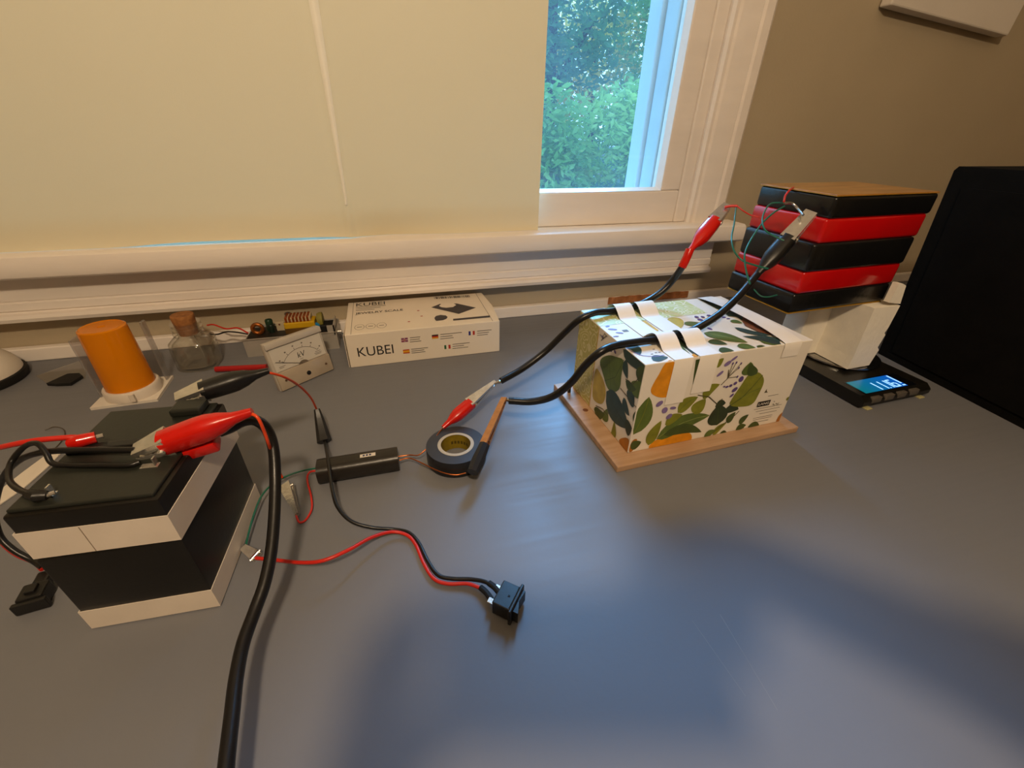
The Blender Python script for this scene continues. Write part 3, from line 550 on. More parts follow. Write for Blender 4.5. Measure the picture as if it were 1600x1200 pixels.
quads('fine_print', FM, [(a, v, b_, v+.0012) for (a, v), (b_, v2) in [((0.1012,0.0433),(0.1183,0.0414)),((0.1008,0.0395),(0.117,0.0377)),((0.1004,0.0357),(0.1193,0.0335)),((0.152,0.0439),(0.1891,0.0398)),((0.1518,0.0396),(0.1727,0.0373)),((0.1515,0.0357),(0.1743,0.0332)),((0.2158,0.0433),(0.2418,0.0405)),((0.2157,0.0393),(0.2371,0.037)),((0.2156,0.0354),(0.2351,0.0332)),((0.1011,0.0219),(0.1294,0.0185)),((0.1012,0.0184),(0.1229,0.0157)),((0.1009,0.0148),(0.1244,0.0119)),((0.1719,0.0229),(0.2021,0.0194)),((0.1717,0.0189),(0.1918,0.0165)),((0.1714,0.0149),(0.199,0.0116))]], INKG, kb)
def ring(b, u, v, ru, rv, w):
    n = 24; vs = []
    for i in range(n):
        a = 2*PI*i/n; vs += [(u+ru*math.cos(a), v+rv*math.sin(a), 0), (u+(ru-w)*math.cos(a), v+(rv-w)*math.sin(a), 0)]
    b.add(vs, [(2*i, 2*i+1, (2*i+3) % (2*n), (2*i+2) % (2*n)) for i in range(n)])
b = MB()
for u, v in [(0.0227,0.027),(0.0406,0.0271),(0.0583,0.0264)]:
    ring(b, u, v, .008, .0115, .0007); b.box((u-.004, v-.001, 0), (u+.004, v+.001, .0001))
b.xform(TM); b.build('badge_print', INKG, kb)['kind'] = 'stuff'
FL = {n: mat('flag_'+n, c_, .5, noise=.03) for n, c_ in dict(red='#b03020', blue='#33337c', green='#2d6038', yellow='#d79a20', black='#2b1a14', white='#e6dac8').items()}
def flag(corner, size, cols, vert, M=None):
    u, v = corner; w_, h_ = size
    for i, c_ in enumerate(cols):
        n = len(cols); r = (u+w_*i/n, v, u+w_*(i+1)/n, v+h_) if vert else (u, v+h_*(n-1-i)/n, u+w_, v+h_*(n-i)/n); quads('flag_print', M or FM, [r], FL[c_], kb)
fs_ = (.0108, .0075)
p = (0.0869,0.0372); flag(p, fs_, ['blue'], True)
M2 = FM @ Matrix.Translation((0, 0, .0001)); u, v = p; quads('flag_print', M2, [(u, v+.0028, u+.0108, v+.0047), (u+.0045, v, u+.0063, v+.0075)], FL['white'], kb)
M3 = FM @ Matrix.Translation((0, 0, .0002)); quads('flag_print', M3, [(u, v+.0032, u+.0108, v+.0043), (u+.0049, v, u+.0059, v+.0075)], FL['red'], kb)
quads('flag_print', M2, [(u+.0005, v+.0004, u+.0035, v+.0016), (u+.0073, v+.0004, u+.0103, v+.0016), (u+.0005, v+.0059, u+.0035, v+.0071), (u+.0073, v+.0059, u+.0103, v+.0071)], FL['red'], kb)
flag((0.1377,0.0377), fs_, ['black', 'red', 'yellow'], False); flag((0.2009,0.0376), fs_, ['blue', 'white', 'red'], True)
flag((0.0874,0.0157), fs_, ['red', 'yellow', 'yellow', 'red'], False); flag((0.1573,0.016), fs_, ['green', 'white', 'red'], True)
for u, v in [(0.1238,0.0795),(0.1272,0.0513),(0.1036,0.0315)]: quads('flag_print', TM, [(u-.002, v-.0015, u+.002, v+.0015)], FL['blue' if u < .14 and v > .09 else 'red'], kb)
# pictured scale, cup and bars
def poly(name, M, pts, m, parent):
    b = MB(); b.add([(u, v, 0) for u, v in pts], [tuple(range(len(pts)))]); b.keep = True; b.xform(M); return b.build(name, m, parent)
DK = mat('dark_print', '#3a3536', .55, noise=.1)
poly('pictured_scale', TM, [(0.1485,0.0897),(0.1658,0.1038),(0.1977,0.0992),(0.2288,0.0696),(0.1926,0.0467)], DK, kb)
poly('pictured_tray', TM @ Matrix.Translation((0, 0, .0001)), [(0.1634,0.0932),(0.1699,0.1057),(0.1809,0.106),(0.1919,0.1005),(0.1954,0.0913),(0.188,0.082),(0.1752,0.0812),(0.1672,0.0858)], FL['white'], kb)
poly('pictured_cup', TM, [(0.1478,0.0375),(0.1517,0.0464),(0.1603,0.0493),(0.169,0.0448),(0.1711,0.0368),(0.1676,0.0289),(0.1615,0.0246),(0.1497,0.0237),(0.1484,0.0278)], DK, kb)
poly('pictured_bar', TM, [(0.1778,0.0184),(0.179,0.0262),(0.2455,0.0265),(0.2435,0.0181)], DK, kb)
bars = []; random.seed(3)
a0, a1 = (0.1601,0.1324), (0.2289,0.1272); t = 0
while t < 1:
    w_ = random.choice((.012, .02, .03)); u = a0[0]+(a1[0]-a0[0])*t; bars.append((u, a0[1]+(a1[1]-a0[1])*t, u+(a1[0]-a0[0])*w_, a0[1]+(a1[1]-a0[1])*t+.012)); t += w_+random.choice((.012, .02, .028))
quads('barcode', TM, bars, INK, kb)

# ------------------------------------------------------------------ high voltage module, tape roll, switch
hv = thing('voltage_module', 'black potted high voltage module with thin coloured wires', 'module', (-.1085, .3903, 0))
def yz_round(w, h, r, n=5):
    P_ = []
    for cx, cy, a0 in ((w-r, r, -90), (w-r, h-r, 0), (r, h-r, 90), (r, r, 180)):
        for i in range(n+1):
            a = math.radians(a0+90*i/n); P_.append((cx+r*math.cos(a), cy+r*math.sin(a)))
    return P_
b = MB(); b.prism(yz_round(.0262, .0240, .0090), 0, 0, .0885); b.build('body', mat('black_potting', '#211d19', .33, noise=.12, nscale=40, bump=.1, bscale=160), hv, True, 40)
b = MB(); b.box((.047, .0105, .0239), (.064, .0160, .0242)); STK = b.build('sticker', PAPER, hv)
b = MB()
for x in (.050, .0535, .057): b.box((x, .0120, .0242), (x+.0022, .0147, .0244))
b.build('sticker_print', mat('blue_ink', '#2a2f55', .5, noise=.05), STK)['kind'] = 'stuff'
HW = lambda *a: W_(wire(*a))
HW('lead_wire', [(-0.1082,0.4051,0.012),(-0.1186,0.4079,0.009),(-0.1209,0.3991,0.006),(-0.1146,0.3744,0.004),(-0.1122,0.3561,0.003),(-0.1165,0.3433,0.002),(-0.1223,0.3414,0.002),(-0.1259,0.3491,0.004)], .0011, REDW, hv)
HW('lead_wire', [(-0.109,0.4086,0.013),(-0.1245,0.4105,0.011),(-0.141,0.4073,0.01),(-0.155,0.3955,0.011),(-0.1621,0.378,0.012),(-0.1644,0.3555,0.011),(-0.1655,0.3323,0.008),(-0.1656,0.3188,0.005)], .0010, GRNW, hv)
HW('lead_wire', [(-0.0195,0.4058,0.013),(-0.0069,0.4049,0.013),(0.0033,0.3999,0.015),(0.0147,0.4041,0.02)], .0008, COPPER, hv)
HW('lead_wire', [(-0.0192,0.3999,0.012),(-0.0074,0.4003,0.012),(0.005,0.389,0.012),(0.0169,0.377,0.011),(0.0288,0.3674,0.01),(0.0411,0.362,0.009),(0.053,0.3622,0.009)], .0008, COPPER, hv)
# bare clip joining green and red wires
ac = thing('alligator_clip', 'bare metal alligator clip biting the red switch wire by the battery', 'clip', (-0.1598,0.3108,0.004))
for o in clip(ac, (-0.1491,0.3015,0.005), (-0.1676,0.3198,0.0045), (-.2, -.2, 1), None, .011, .010, .3): W_(o)

TAPEB = mat('black_vinyl_tape', '#1b1b1d', .34, noise=.08, nscale=60, bump=.06, bscale=300)
TAPES = mat('tape_edge', '#33353b', .42, noise=.1, nscale=40)
tp = thing('tape_roll', 'roll of black electrical tape with a yellow core', 'tape', (.0482, .4010, 0))
b = MB(); b.lathe([(.0218, .0005), (.0355, .0005), (.0357, .002), (.0357, .0200), (.0353, .0215), (.0218, .0215)], 56, cap=False); o = b.build('tape_winding', [TAPEB, TAPES], tp, True, 40)
for pl_ in o.data.polygons:
    if abs(pl_.normal.z) > .8: pl_.material_index = 1
b = MB(); b.lathe([(.0178, .0005), (.0218, .0005), (.0218, .0219), (.0178, .0219)], 48, cap=False); b.add([], []); b.build('core_ring', mat('cream_core', '#b5ab97', .6, noise=.05), tp, True, 40)
b = MB(); b.lathe([(.0177, .0215), (.0177, .0008)], 48, cap=False); b.build('core_lining', mat('yellow_core_print', '#8a7414', .5, color2='#6e5c10', nscale=90), tp, True)
for k in range(6):
    a = math.radians(28+k*13); b = MB(); vs = []
    for da, z in ((0, .008), (.16, .008), (.16, .0125), (0, .0125)): vs.append((.01755*math.cos(a+da), .01755*math.sin(a+da), z))
    b.add(vs, [(0, 1, 2, 3)]); b.build('core_print', mat('brown_print', '#4c3d0c', .6, noise=.1), tp)
# strip of tape that fixes the copper clip to the roll
b = MB(); vs = []
for i in range(9):
    a = math.radians(-62+i*6.5)
    vs += [(.0362*math.cos(a), .0362*math.sin(a), .001), (.0362*math.cos(a), .0362*math.sin(a), .0215+.006*math.sin(i/8*PI)+.003)]
b.add(vs, [(2*i, 2*i+2, 2*i+3, 2*i+1) for i in range(8)]); b.build('fixing_strip', TAPEB, tp, True)
ac = thing('alligator_clip', 'small red booted alligator clip behind the tape roll', 'clip', (0.0388,0.4408,0.02))
for o in clip(ac, (0.0374,0.4343,0.024), (0.1161,0.4777,0.054), (0, -.3, 1), REDV, .0165, .0165, .52, taper=.3): W_(o)
W_(wire('lead_wire', [(0.0392,0.4353,0.025),(0.0316,0.4277,0.022),(0.0228,0.4156,0.019)], .0008, COPPER, ac))
ac = thing('alligator_clip', 'long copper coloured alligator clip taped to the side of the tape roll', 'clip', (0.0732,0.3707,0.03))
t0, t1 = Vector((0.0732,0.367,0.034)), Vector((0.117,0.4337,0.056))
for o in clip(ac, t0-(t1-t0)*.25, t1, (-.75, -.6, 1), None, .0105, .0105, .2, metal=BRASSY, gap=.02, taper=.06): W_(o)
b = MB(); b.tube([t0-(t1-t0)*.36, t0-(t1-t0)*.16, t0+(t1-t0)*.10], [.0065, .0075, .0064], 8); W_(b.build('tape_wrap', TAPEB, ac, True, 20))

sw = thing('rocker_switch', 'black rocker switch on its side with a red and a black wire', 'switch', (.0590, .2020, 0), math.radians(-41)); sw.scale = (1.2, 1.2, 1.15)
# local x: towards the rocker face, y: long side
b = MB(); b.rbox((-.0075, -.0095, .0012), (.0055, .0095, .0145), .0008); b.build('body', BLACKP, sw)
b = MB(); b.rbox((.0055, -.0115, 0), (.0078, .0115, .0160), .0007); b.build('bezel', BLACKP, sw)
b = MB(); b.prism([(.0078, -.0085), (.0118, -.0085), (.0088, 0), (.0098, .0085), (.0078, .0085)], 2, .0022, .0136); b.build('rocker', BLACKP, sw)
for y in (-.0055, .0055):
    b = MB(); b.rbox((-.0125, y-.002, .0075), (-.0075, y+.002, .0085), .0003); b.build('terminal', NICKEL, sw)
b = MB(); b.rbox((.0005, -.001, .0143), (.002, .0005, .0149), .0002); b.build('latch_hole', BLACKM, sw)
W_(wire('black_wire', [(-0.1081,0.466,0.008),(-0.0967,0.4105,0.024),(-0.0912,0.376,0.025),(-0.087,0.3519,0.024),(-0.0817,0.3338,0.02),(-0.0699,0.3186,0.014),(-0.0514,0.3108,0.008),(-0.0306,0.3072,0.003),(-0.0167,0.2994,0.003),(-0.008,0.2845,0.003),(-0.0017,0.2623,0.003),(0.0056,0.2446,0.004),(0.0167,0.2377,0.004),(0.033,0.232,0.005),(0.0448,0.2249,0.007),(0.0501,0.2178,0.008)], .0018, RUBBER, sw))
W_(wire('red_wire', [(-0.1539,0.3042,0.005),(-0.1358,0.2958,0.007),(-0.1094,0.2777,0.018),(-0.089,0.2698,0.024),(-0.0683,0.2765,0.023),(-0.0503,0.292,0.015),(-0.0322,0.3009,0.007),(-0.0181,0.2957,0.004),(-0.0106,0.2822,0.003),(-0.0054,0.2605,0.003),(0.0018,0.2424,0.003),(0.0132,0.2342,0.003),(0.0295,0.2292,0.004),(0.0405,0.2211,0.005)], .0017, REDW, sw))
b = MB(); b.tube(spline([(0.0477,0.2225,0.0075),(0.0511,0.2175,0.008),(0.0541,0.2112,0.008)], 4), .0026, 10); W_(b.build('heat_shrink', BLACKM, sw, True))
b = MB(); b.tube(spline([(0.0401,0.2219,0.005),(0.0438,0.2153,0.006),(0.0471,0.2054,0.007)], 4), .0026, 10); W_(b.build('heat_shrink', BLACKM, sw, True))

# ------------------------------------------------------------------ printed box on its wooden board
WOOD = mat('pine_board', '#b8977a', .5, color2='#a78463', nscale=14, bump=.12, bscale=60, stretch=(1, 9, 9))
bd = thing('wooden_board', 'thin pine board under the flower patterned box', 'board', (.2272, .3268, 0), math.radians(2.0))
b = MB(); b.rbox((0, 0, 0), (.277, .196, .009), .0012); b.build('plank', WOOD, bd)
b = MB(); b.lathe([(.0045, 0), (.003, .0003), (.001, .0004)], 16, (.016, .118, .0089)); b.build('knot', mat('knot_brown', '#6b3f1e', .6, noise=.2), bd)
BXL, BXD, BXH = .2365, .163, .1235
BOXP = mat('box_paper', '#e4dccf', .45, noise=.012, nscale=25, bump=.03)
def damask(name, base, ink):
    m = bpy.data.materials.new(name); m.use_nodes = True; N = m.node_tree.nodes; L = m.node_tree.links; b_ = N['Principled BSDF']; b_.inputs['Roughness'].default_value = .45
    tc = N.new('ShaderNodeTexCoord'); nz = N.new('ShaderNodeTexNoise'); nz.inputs['Scale'].default_value = 30; nz.inputs['Detail'].default_value = 1
    mixv = N.new('ShaderNodeVectorMath'); mixv.operation = 'SCALE'; mixv.inputs['Scale'].default_value = .018; add = N.new('ShaderNodeVectorMath'); add.operation = 'ADD'
    L.new(tc.outputs['Object'], nz.inputs['Vector']); L.new(nz.outputs['Color'], mixv.inputs[0]); L.new(tc.outputs['Object'], add.inputs[0]); L.new(mixv.outputs[0], add.inputs[1])
    vo = N.new('ShaderNodeTexVoronoi'); vo.inputs['Scale'].default_value = 60; L.new(add.outputs[0], vo.inputs['Vector'])
    mt_ = N.new('ShaderNodeMath'); mt_.operation = 'MULTIPLY'; mt_.inputs[1].default_value = 24; sn = N.new('ShaderNodeMath'); sn.operation = 'SINE'
    L.new(vo.outputs['Distance'], mt_.inputs[0]); L.new(mt_.outputs[0], sn.inputs[0])
    rp = N.new('ShaderNodeValToRGB'); rp.color_ramp.elements[0].position = .45; rp.color_ramp.elements[1].position = .62; rp.color_ramp.elements[0].color = hx(base); rp.color_ramp.elements[1].color = hx(ink)
    L.new(sn.outputs[0], rp.inputs['Fac']); L.new(rp.outputs[0], b_.inputs['Base Color']); return m
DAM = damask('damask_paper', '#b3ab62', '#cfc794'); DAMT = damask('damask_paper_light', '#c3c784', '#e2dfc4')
fb = thing('gift_box', 'flower and lemon patterned box with white tape strips over its lid', 'box', (.2512, .3465, .009), math.radians(1.8))
b = MB(); b.rbox((0, 0, 0), (BXL, BXD, BXH), .001, 2); b.build('box_body', BOXP, fb)
E_ = .0003
FMx = Matrix(((1, 0, 0, 0), (0, 0, -1, -E_), (0, 1, 0, 0), (0, 0, 0, 1)))
TMx = Matrix.Translation((0, 0, BXH+E_))
SMx = Matrix(((0, 0, -1, -E_), (1, 0, 0, 0), (0, 1, 0, 0), (0, 0, 0, 1)))      # side: (depth, height)
FACE = dict(f=(FMx, BXL, BXH), t=(TMx, BXL, BXD), s=(SMx, BXD, BXH))
INKS = dict(olive='#7a7d22', dark='#2e3a24', green='#57692c', deep='#3f4f22', teal='#2f443e', pale='#8d9a58', yellow='#c99a1c', orange='#d88c12', brown='#a8681c', lilac='#7d6a9c', purple='#57437c', stem='#4a4226', lemon='#b39a3a', umber='#7a4a30')
PI_ = {k: mat('print_'+k, v, .45, noise=.16, nscale=70) for k, v in INKS.items()}
LAY = [0]
def clampP(pts, W2, H2): return [(min(max(u, .0008), W2-.0008), min(max(v, .0008), H2-.0008)) for u, v in pts]
def pr(face, pts, ink, name='print_shade_shape'):
    M, W2, H2 = FACE[face]; LAY[0] += 1
    if name == 'print_lemon' or (name == 'print_leaf' and len(pts) < 16):
        for _ in range(2):
            q = []
            for i in range(len(pts)):
                a, c_ = pts[i], pts[(i+1) % len(pts)]; q += [(a[0]*.75+c_[0]*.25, a[1]*.75+c_[1]*.25), (a[0]*.25+c_[0]*.75, a[1]*.25+c_[1]*.75)]
            pts = q
    pts = clampP(pts, W2, H2)
    return poly(name, M @ Matrix.Translation((0, 0, .000012*(LAY[0] % 60))), pts, PI_[ink], fb)
def leaf(face, a, c_, w, ink, vein=None, bend=.12):
    a, c_ = Vector(a), Vector(c_); d = c_-a; n_ = Vector((-d.y, d.x)).normalized(); Ln = d.length; up, dn = [], []
    for i in range(11):
        t = i/10; hw = w*1.4*Ln*(math.sin(PI*t**.8))**.75*(1-.15*t); m_ = a+d*t+n_*Ln*bend*math.sin(PI*t)
        up.append(m_+n_*hw); dn.append(m_-n_*hw)
    pr(face, [tuple(p) for p in up+dn[::-1][1:-1]], ink, 'print_leaf')
    if vein:
        mid = [a+d*t+n_*Ln*bend*math.sin(PI*t) for t in (0, .25, .5, .75, .97)]; e = n_*.0004
        pr(face, [tuple(p+e) for p in mid]+[tuple(p-e) for p in mid[::-1]], vein, 'print_vein')
def blob(face, c_, rx, ry, ink, rot=0):
    pr(face, [(c_[0]+rx*math.cos(t)*math.cos(rot)-ry*math.sin(t)*math.sin(rot), c_[1]+rx*math.cos(t)*math.sin(rot)+ry*math.sin(t)*math.cos(rot)) for t in [2*PI*i/12 for i in range(12)]], ink, 'print_petal')
def stem(face, pts, w=.0006, ink='stem'):
    pts = [Vector(p) for p in pts]; up = []; dn = []
    for i, p in enumerate(pts):
        d = (pts[min(i+1, len(pts)-1)]-pts[max(i-1, 0)]).normalized(); n_ = Vector((-d.y, d.x))*w; up.append(tuple(p+n_)); dn.append(tuple(p-n_))
    pr(face, up+dn[::-1], ink, 'print_stem')
# front of the box
pr('f', [(0.0448,0.0753),(0.0328,0.0755),(0.0221,0.0789),(0.0119,0.0873),(0.0158,0.1011),(0.0189,0.1074),(0.0225,0.1191),(0.0259,0.1236),(0.0378,0.1232),(0.0407,0.1062)], 'orange', 'print_lemon')
pr('f', [(0.0261,0.0012),(0.0348,0.0131),(0.0565,0.018),(0.0759,0.0179),(0.0889,0.0118),(0.0933,0.0029),(0.0907,-0.0023),(0.0666,-0.0017),(0.0408,-0.0023)], 'orange', 'print_lemon')
pr('f', [(0.0001,0.0009),(0.0018,0.0205),(0.0109,0.0212),(0.0073,0.0014)], 'brown', 'print_lemon')
leaf('f', (0.0372,0.014), (0.1103,0.0355), .13, 'green', 'pale', .10)
leaf('f', (0.0461,0.0189), (0.1055,0.0102), .10, 'deep', None, .12)
leaf('f', (0.0022,0.0285), (0.0129,0.0805), .20, 'green', 'olive', -.05)
leaf('f', (0.0027,0.0067), (0.0159,0.0146), .35, 'deep')
leaf('f', (0.0275,0.0064), (0.0382,0.042), .17, 'olive', None, .05)
leaf('f', (0.0451,0.034), (0.0673,0.0453), .22, 'olive')
leaf('f', (0.0592,0.0495), (0.0831,0.068), .24, 'olive', 'green')
leaf('f', (0.0862,0.0416), (0.0952,0.0633), .34, 'olive')
leaf('f', (0.0912,0.064), (0.1105,0.0812), .24, 'olive', None, .2)
leaf('f', (0.1271,0.0169), (0.119,0.0499), .33, 'dark', 'deep', 0)
leaf('f', (0.1143,0.0481), (0.1294,0.0506), .32, 'dark')
leaf('f', (0.1309,0.0382), (0.1543,0.0365), .22, 'dark')
leaf('f', (0.1439,0.0163), (0.1505,0.0331), .25, 'deep')
leaf('f', (0.1649,0.0105), (0.1749,0.0242), .24, 'deep')
leaf('f', (0.1256,0.0001), (0.1419,0.0181), .16, 'olive')
leaf('f', (0.1117,0.0002), (0.1285,0.0081), .22, 'green')
leaf('f', (0.162,0.0009), (0.1773,0.0065), .25, 'deep')
pr('f', [(0.1348,0.045),(0.1375,0.0583),(0.1438,0.0726),(0.1479,0.0845),(0.151,0.089),(0.1643,0.0907),(0.1762,0.0813),(0.1809,0.0711),(0.1792,0.0567),(0.1763,0.0392),(0.1581,0.039)], 'olive', 'print_leaf')
leaf('f', (0.1507,0.0878), (0.1463,0.1062), .35, 'green')
leaf('f', (0.163,0.0871), (0.1457,0.1044), .2, 'deep')
stem('f', [(0.1736,0.0842),(0.1627,0.0669),(0.1515,0.0532),(0.1379,0.0455)], .0005, 'deep'); stem('f', [(0.1775,0.0644),(0.1625,0.0604),(0.1467,0.0514)], .0004, 'green')
stem('f', [(0.1108,0.0341),(0.1176,0.0501),(0.0998,0.065),(0.0816,0.0708)]); stem('f', [(0.119,0.0499),(0.1214,0.0586)]); stem('f', [(0.1206,-0.0018),(0.1325,0.013),(0.1502,0.0262),(0.156,0.0334)]); stem('f', [(0.1125,0.0799),(0.1193,0.0879),(0.1168,0.1003)])
for p, q in [((0.119,0.0887),(0.1199,0.1081)),((0.119,0.0887),(0.1248,0.1086)),((0.119,0.0887),(0.1325,0.1063)),((0.119,0.0887),(0.131,0.1006)),((0.119,0.0887),(0.1335,0.0881))]: stem('f', [p, q], .0004); blob('f', q, .0012, .0018, 'purple')
for p, rx, ry, rot in [((0.112,0.1093),0.005,0.003,0.5),((0.1193,0.1147),0.005,0.0018,0.6),((0.1054,0.0966),0.005,0.0022,0.7)]: blob('f', p, rx, ry, 'lilac', rot)
for p, rx, ry, rot in [((0.0292,0.0683),0.005,0.0035,0.6),((0.0414,0.0676),0.004,0.0022,-0.4),((0.039,0.0572),0.004,0.0045,0.3),((0.0502,0.0584),0.0045,0.002,-0.2),((0.0475,0.0466),0.0045,0.0036,0.6),((0.0481,0.0718),0.002,0.0014,0)]: blob('f', p, rx, ry, 'lilac', rot)
for p, rx, ry, rot in [((0.1408,0.0837),0.0034,0.0042,0.3),((0.1336,0.0789),0.0028,0.0024,0.3),((0.1276,0.0766),0.0024,0.002,0),((0.1222,0.0758),0.0024,0.0016,0),((0.1362,0.0694),0.0042,0.003,0.7),((0.1345,0.0614),0.0032,0.0018,0.8),((0.1178,0.077),0.0016,0.001,0)]: blob('f', p, rx, ry, 'purple', rot)
leaf('f', (0.097,0.1057), (0.1042,0.1173), .3, 'olive')
pr('f', [(0.0649,0.1207),(0.0705,0.121),(0.0752,0.1008),(0.0756,0.0913),(0.0701,0.0874),(0.0676,0.102)], 'deep'); leaf('f', (0.0709,0.0776), (0.0785,0.0812), .2, 'dark')
for k in [(0.2349,0.0381)]: blob('f', k, .0035, .003, 'olive', .5)
pr('f', [(0.2294,-0.0008),(0.231,0.0131),(0.2396,0.0179),(0.2418,0.0081),(0.2374,-0.0015)], 'brown', 'print_lemon')
for a, c_ in [((0.1819,0.002),(0.2016,0.0008)),((0.1642,0.0028),(0.1759,0.0024)),((0.1366,0.0006),(0.148,0.0001))]: leaf('f', a, c_, .22, 'deep')
# maker's label on the front
p0, p1 = (0.1833,0.0343), (0.2036,0.0424)
MLB = FMx @ Matrix.Translation((0, 0, .0008)); quads('label_block', MLB, [(p0[0], p0[1], p1[0], p1[1])], INK, fb)
fit_text('label_text', 'LANG', FMx @ Matrix.Translation((0, 0, .0009)), p0[0]+.0015, p0[1]+.0022, p1[0]-p0[0]-.003, (p1[1]-p0[1])-.0044, BOXP, fb, .01)
s0 = (0.2099,0.0329); stem('f', [(s0[0]+i*.0014, s0[1]+.0016*math.sin(i*1.7)) for i in range(9)], .00035)
stem('f', [(s0[0]+.0005+i*.0008, s0[1]+.005+.0007*math.sin(i*2.1)) for i in range(4)], .0003)
quads('label_fine_print', FMx, [(a, v, b_, v+.0007) for (a, v), (b_, v2) in [((0.1813,0.0299),(0.2275,0.0211)),((0.1858,0.0257),(0.2259,0.0179)),((0.1936,0.0208),(0.2226,0.0151)),((0.1857,0.0149),(0.2179,0.0084)),((0.1869,0.0118),(0.2176,0.0055)),((0.1931,0.0073),(0.2142,0.003)),((0.1968,0.0483),(0.214,0.0452))]], INKG, fb)
g0 = (0.1897,0.0565); pr('f', [(g0[0]-.002, g0[1]-.001), (g0[0]+.004, g0[1]-.0015), (g0[0]+.001, g0[1]+.001), (g0[0], g0[1]+.005), (g0[0]-.001, g0[1]+.001)], 'stem')
# side of the box
q_ = [(0.1066,0.1238),(0.1056,0.0034),(0.1599,-0.001),(0.163,0.1238)]
poly('damask_panel', SMx, clampP([(q_[0][0], BXH), (q_[1][0], 0), (BXD, 0), (BXD, BXH)], BXD, BXH), DAM, fb)
stem('s', [(q_[0][0], BXH), (q_[1][0], 0)], .0007, 'yellow')
pr('s', [(0.1041,0.0672),(0.0884,0.0649),(0.0729,0.0563),(0.0666,0.0439),(0.0705,0.0262),(0.0876,0.0179),(0.1023,0.0189)], 'lemon', 'print_lemon')
pr('s', [(0.0974,0.08),(0.0762,0.0984),(0.0561,0.1048),(0.0396,0.1101),(0.0412,0.0898),(0.0377,0.0682),(0.0549,0.0551),(0.0676,0.0541),(0.0817,0.0673)], 'green', 'print_leaf')
stem('s', [(0.0408,0.109),(0.0527,0.0784),(0.075,0.0604)], .0005, 'deep'); stem('s', [(0.0736,0.0972),(0.0655,0.0763),(0.0578,0.0573)], .0004, 'deep')
leaf('s', (0.0671,0.049), (0.0076,0.0326), .24, 'teal', 'dark', .05)
leaf('s', (0.0462,0.1202), (-0.0057,0.1157), .2, 'teal', None, -.1)
leaf('s', (0.0073,0.0994), (-0.0021,0.1225), .4, 'deep'); leaf('s', (0.0374,0.1108), (0.0272,0.0904), .2, 'teal')
leaf('s', (0.0203,0.0676), (0.0092,0.0795), .5, 'teal'); leaf('s', (0.0281,0.064), (0.0105,0.0488), .2, 'teal')
leaf('s', (0.0191,0.0831), (-0.0059,0.1025), .25, 'green'); leaf('s', (0.03,0.0864), (0.0073,0.0878), .2, 'deep')
leaf('s', (0.0156,0.0321), (0.0011,0.0374), .5, 'dark'); leaf('s', (-0.0017,0.0471), (-0.0043,0.0688), .3, 'deep')
leaf('s', (0.039,-0.0091), (0.0384,0.0213), .14, 'olive'); leaf('s', (0.0649,0.0055), (0.0586,0.027), .25, 'green')
leaf('s', (0.0908,0.0056), (0.0627,0.0157), .2, 'deep'); leaf('s', (-0.0025,0.0322), (-0.0116,0.0516), .3, 'deep')
stem('s', [(0.0876,0.0136),(0.0689,0.0201),(0.054,0.0189)]); stem('s', [(0.0379,0.0718),(0.0209,0.0697),(-0.0027,0.0678),(-0.005,0.0836)]); stem('s', [(0.0306,0.0884),(0.0155,0.09),(0.0007,0.1122)])
pr('s', [(0.0234,0.0049),(0.0011,0.0247),(-0.0034,0.0036),(0.0035,-0.0011),(0.0166,-0.0003)], 'brown', 'print_lemon')
for p, rx, ry in [((0.0721,0.1077),0.004,0.003),((0.0616,0.1092),0.003,0.002),((0.0812,0.1082),0.0025,0.002),((0.0945,0.1144),0.003,0.001)]: blob('s', p, rx, ry, 'purple', .4)
stem('s', [(0.1018,0.1148),(0.0939,0.1122),(0.0915,0.1205),(0.0842,0.119)], .0006); stem('s', [(0.0975,0.108),(0.0865,0.1191)], .0005)
# lid
yb = 0.1358
q_ = [(-0.0013,0.1064),(0.1858,0.1095)]; y1_, y2_ = q_[0][1], q_[1][1]
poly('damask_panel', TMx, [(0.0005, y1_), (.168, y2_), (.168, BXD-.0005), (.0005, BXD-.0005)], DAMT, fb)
pr('t', [(0.0976,0.105),(0.1119,0.1075),(0.1185,0.0994),(0.1129,0.0855),(0.0972,0.0722),(0.09,0.0714),(0.0948,0.0874)], 'lemon', 'print_lemon')
leaf('t', (0.1106,0.0831), (0.1352,0.0795), .22, 'green', None, 0)
leaf('t', (0.1168,0.0529), (0.1499,0.0151), .19, 'green', 'pale', .05); leaf('t', (0.1048,0.03), (0.1224,0.0177), .26, 'deep')
leaf('t', (0.1007,0.0069), (0.1174,-0.0023), .3, 'deep'); leaf('t', (0.1302,0.0106), (0.1484,-0.0016), .26, 'green')
leaf('t', (0.1528,0.0044), (0.1597,-0.0071), .3, 'deep'); leaf('t', (0.1683,0.015), (0.1857,-0.0047), .24, 'green')
leaf('t', (0.167,0.0561), (0.1934,0.0239), .12, 'teal', None, -.1); leaf('t', (0.1775,0.076), (0.1879,0.0652), .3, 'green')
pr('t', [(0.1919,0.1568),(0.2035,0.1476),(0.2074,0.1389),(0.2051,0.1198),(0.2088,0.098),(0.2123,0.0838),(0.1938,0.0716),(0.1968,0.0847),(0.1873,0.0905),(0.1917,0.1059),(0.1913,0.1234)], 'dark')  # tape and cable shadow drawn into the lid print as a dark shape
pr('t', [(0.2054,0.0837),(0.212,0.063),(0.2143,0.0433),(0.2021,0.0215),(0.1933,0.0266),(0.1865,0.0367),(0.1848,0.0571),(0.1933,0.0717)], 'umber')
pr('t', [(0.1568,0.0312),(0.1825,0.0268),(0.1978,0.0147),(0.1845,-0.0029),(0.1773,0.0025),(0.1674,0.0168)], 'teal')
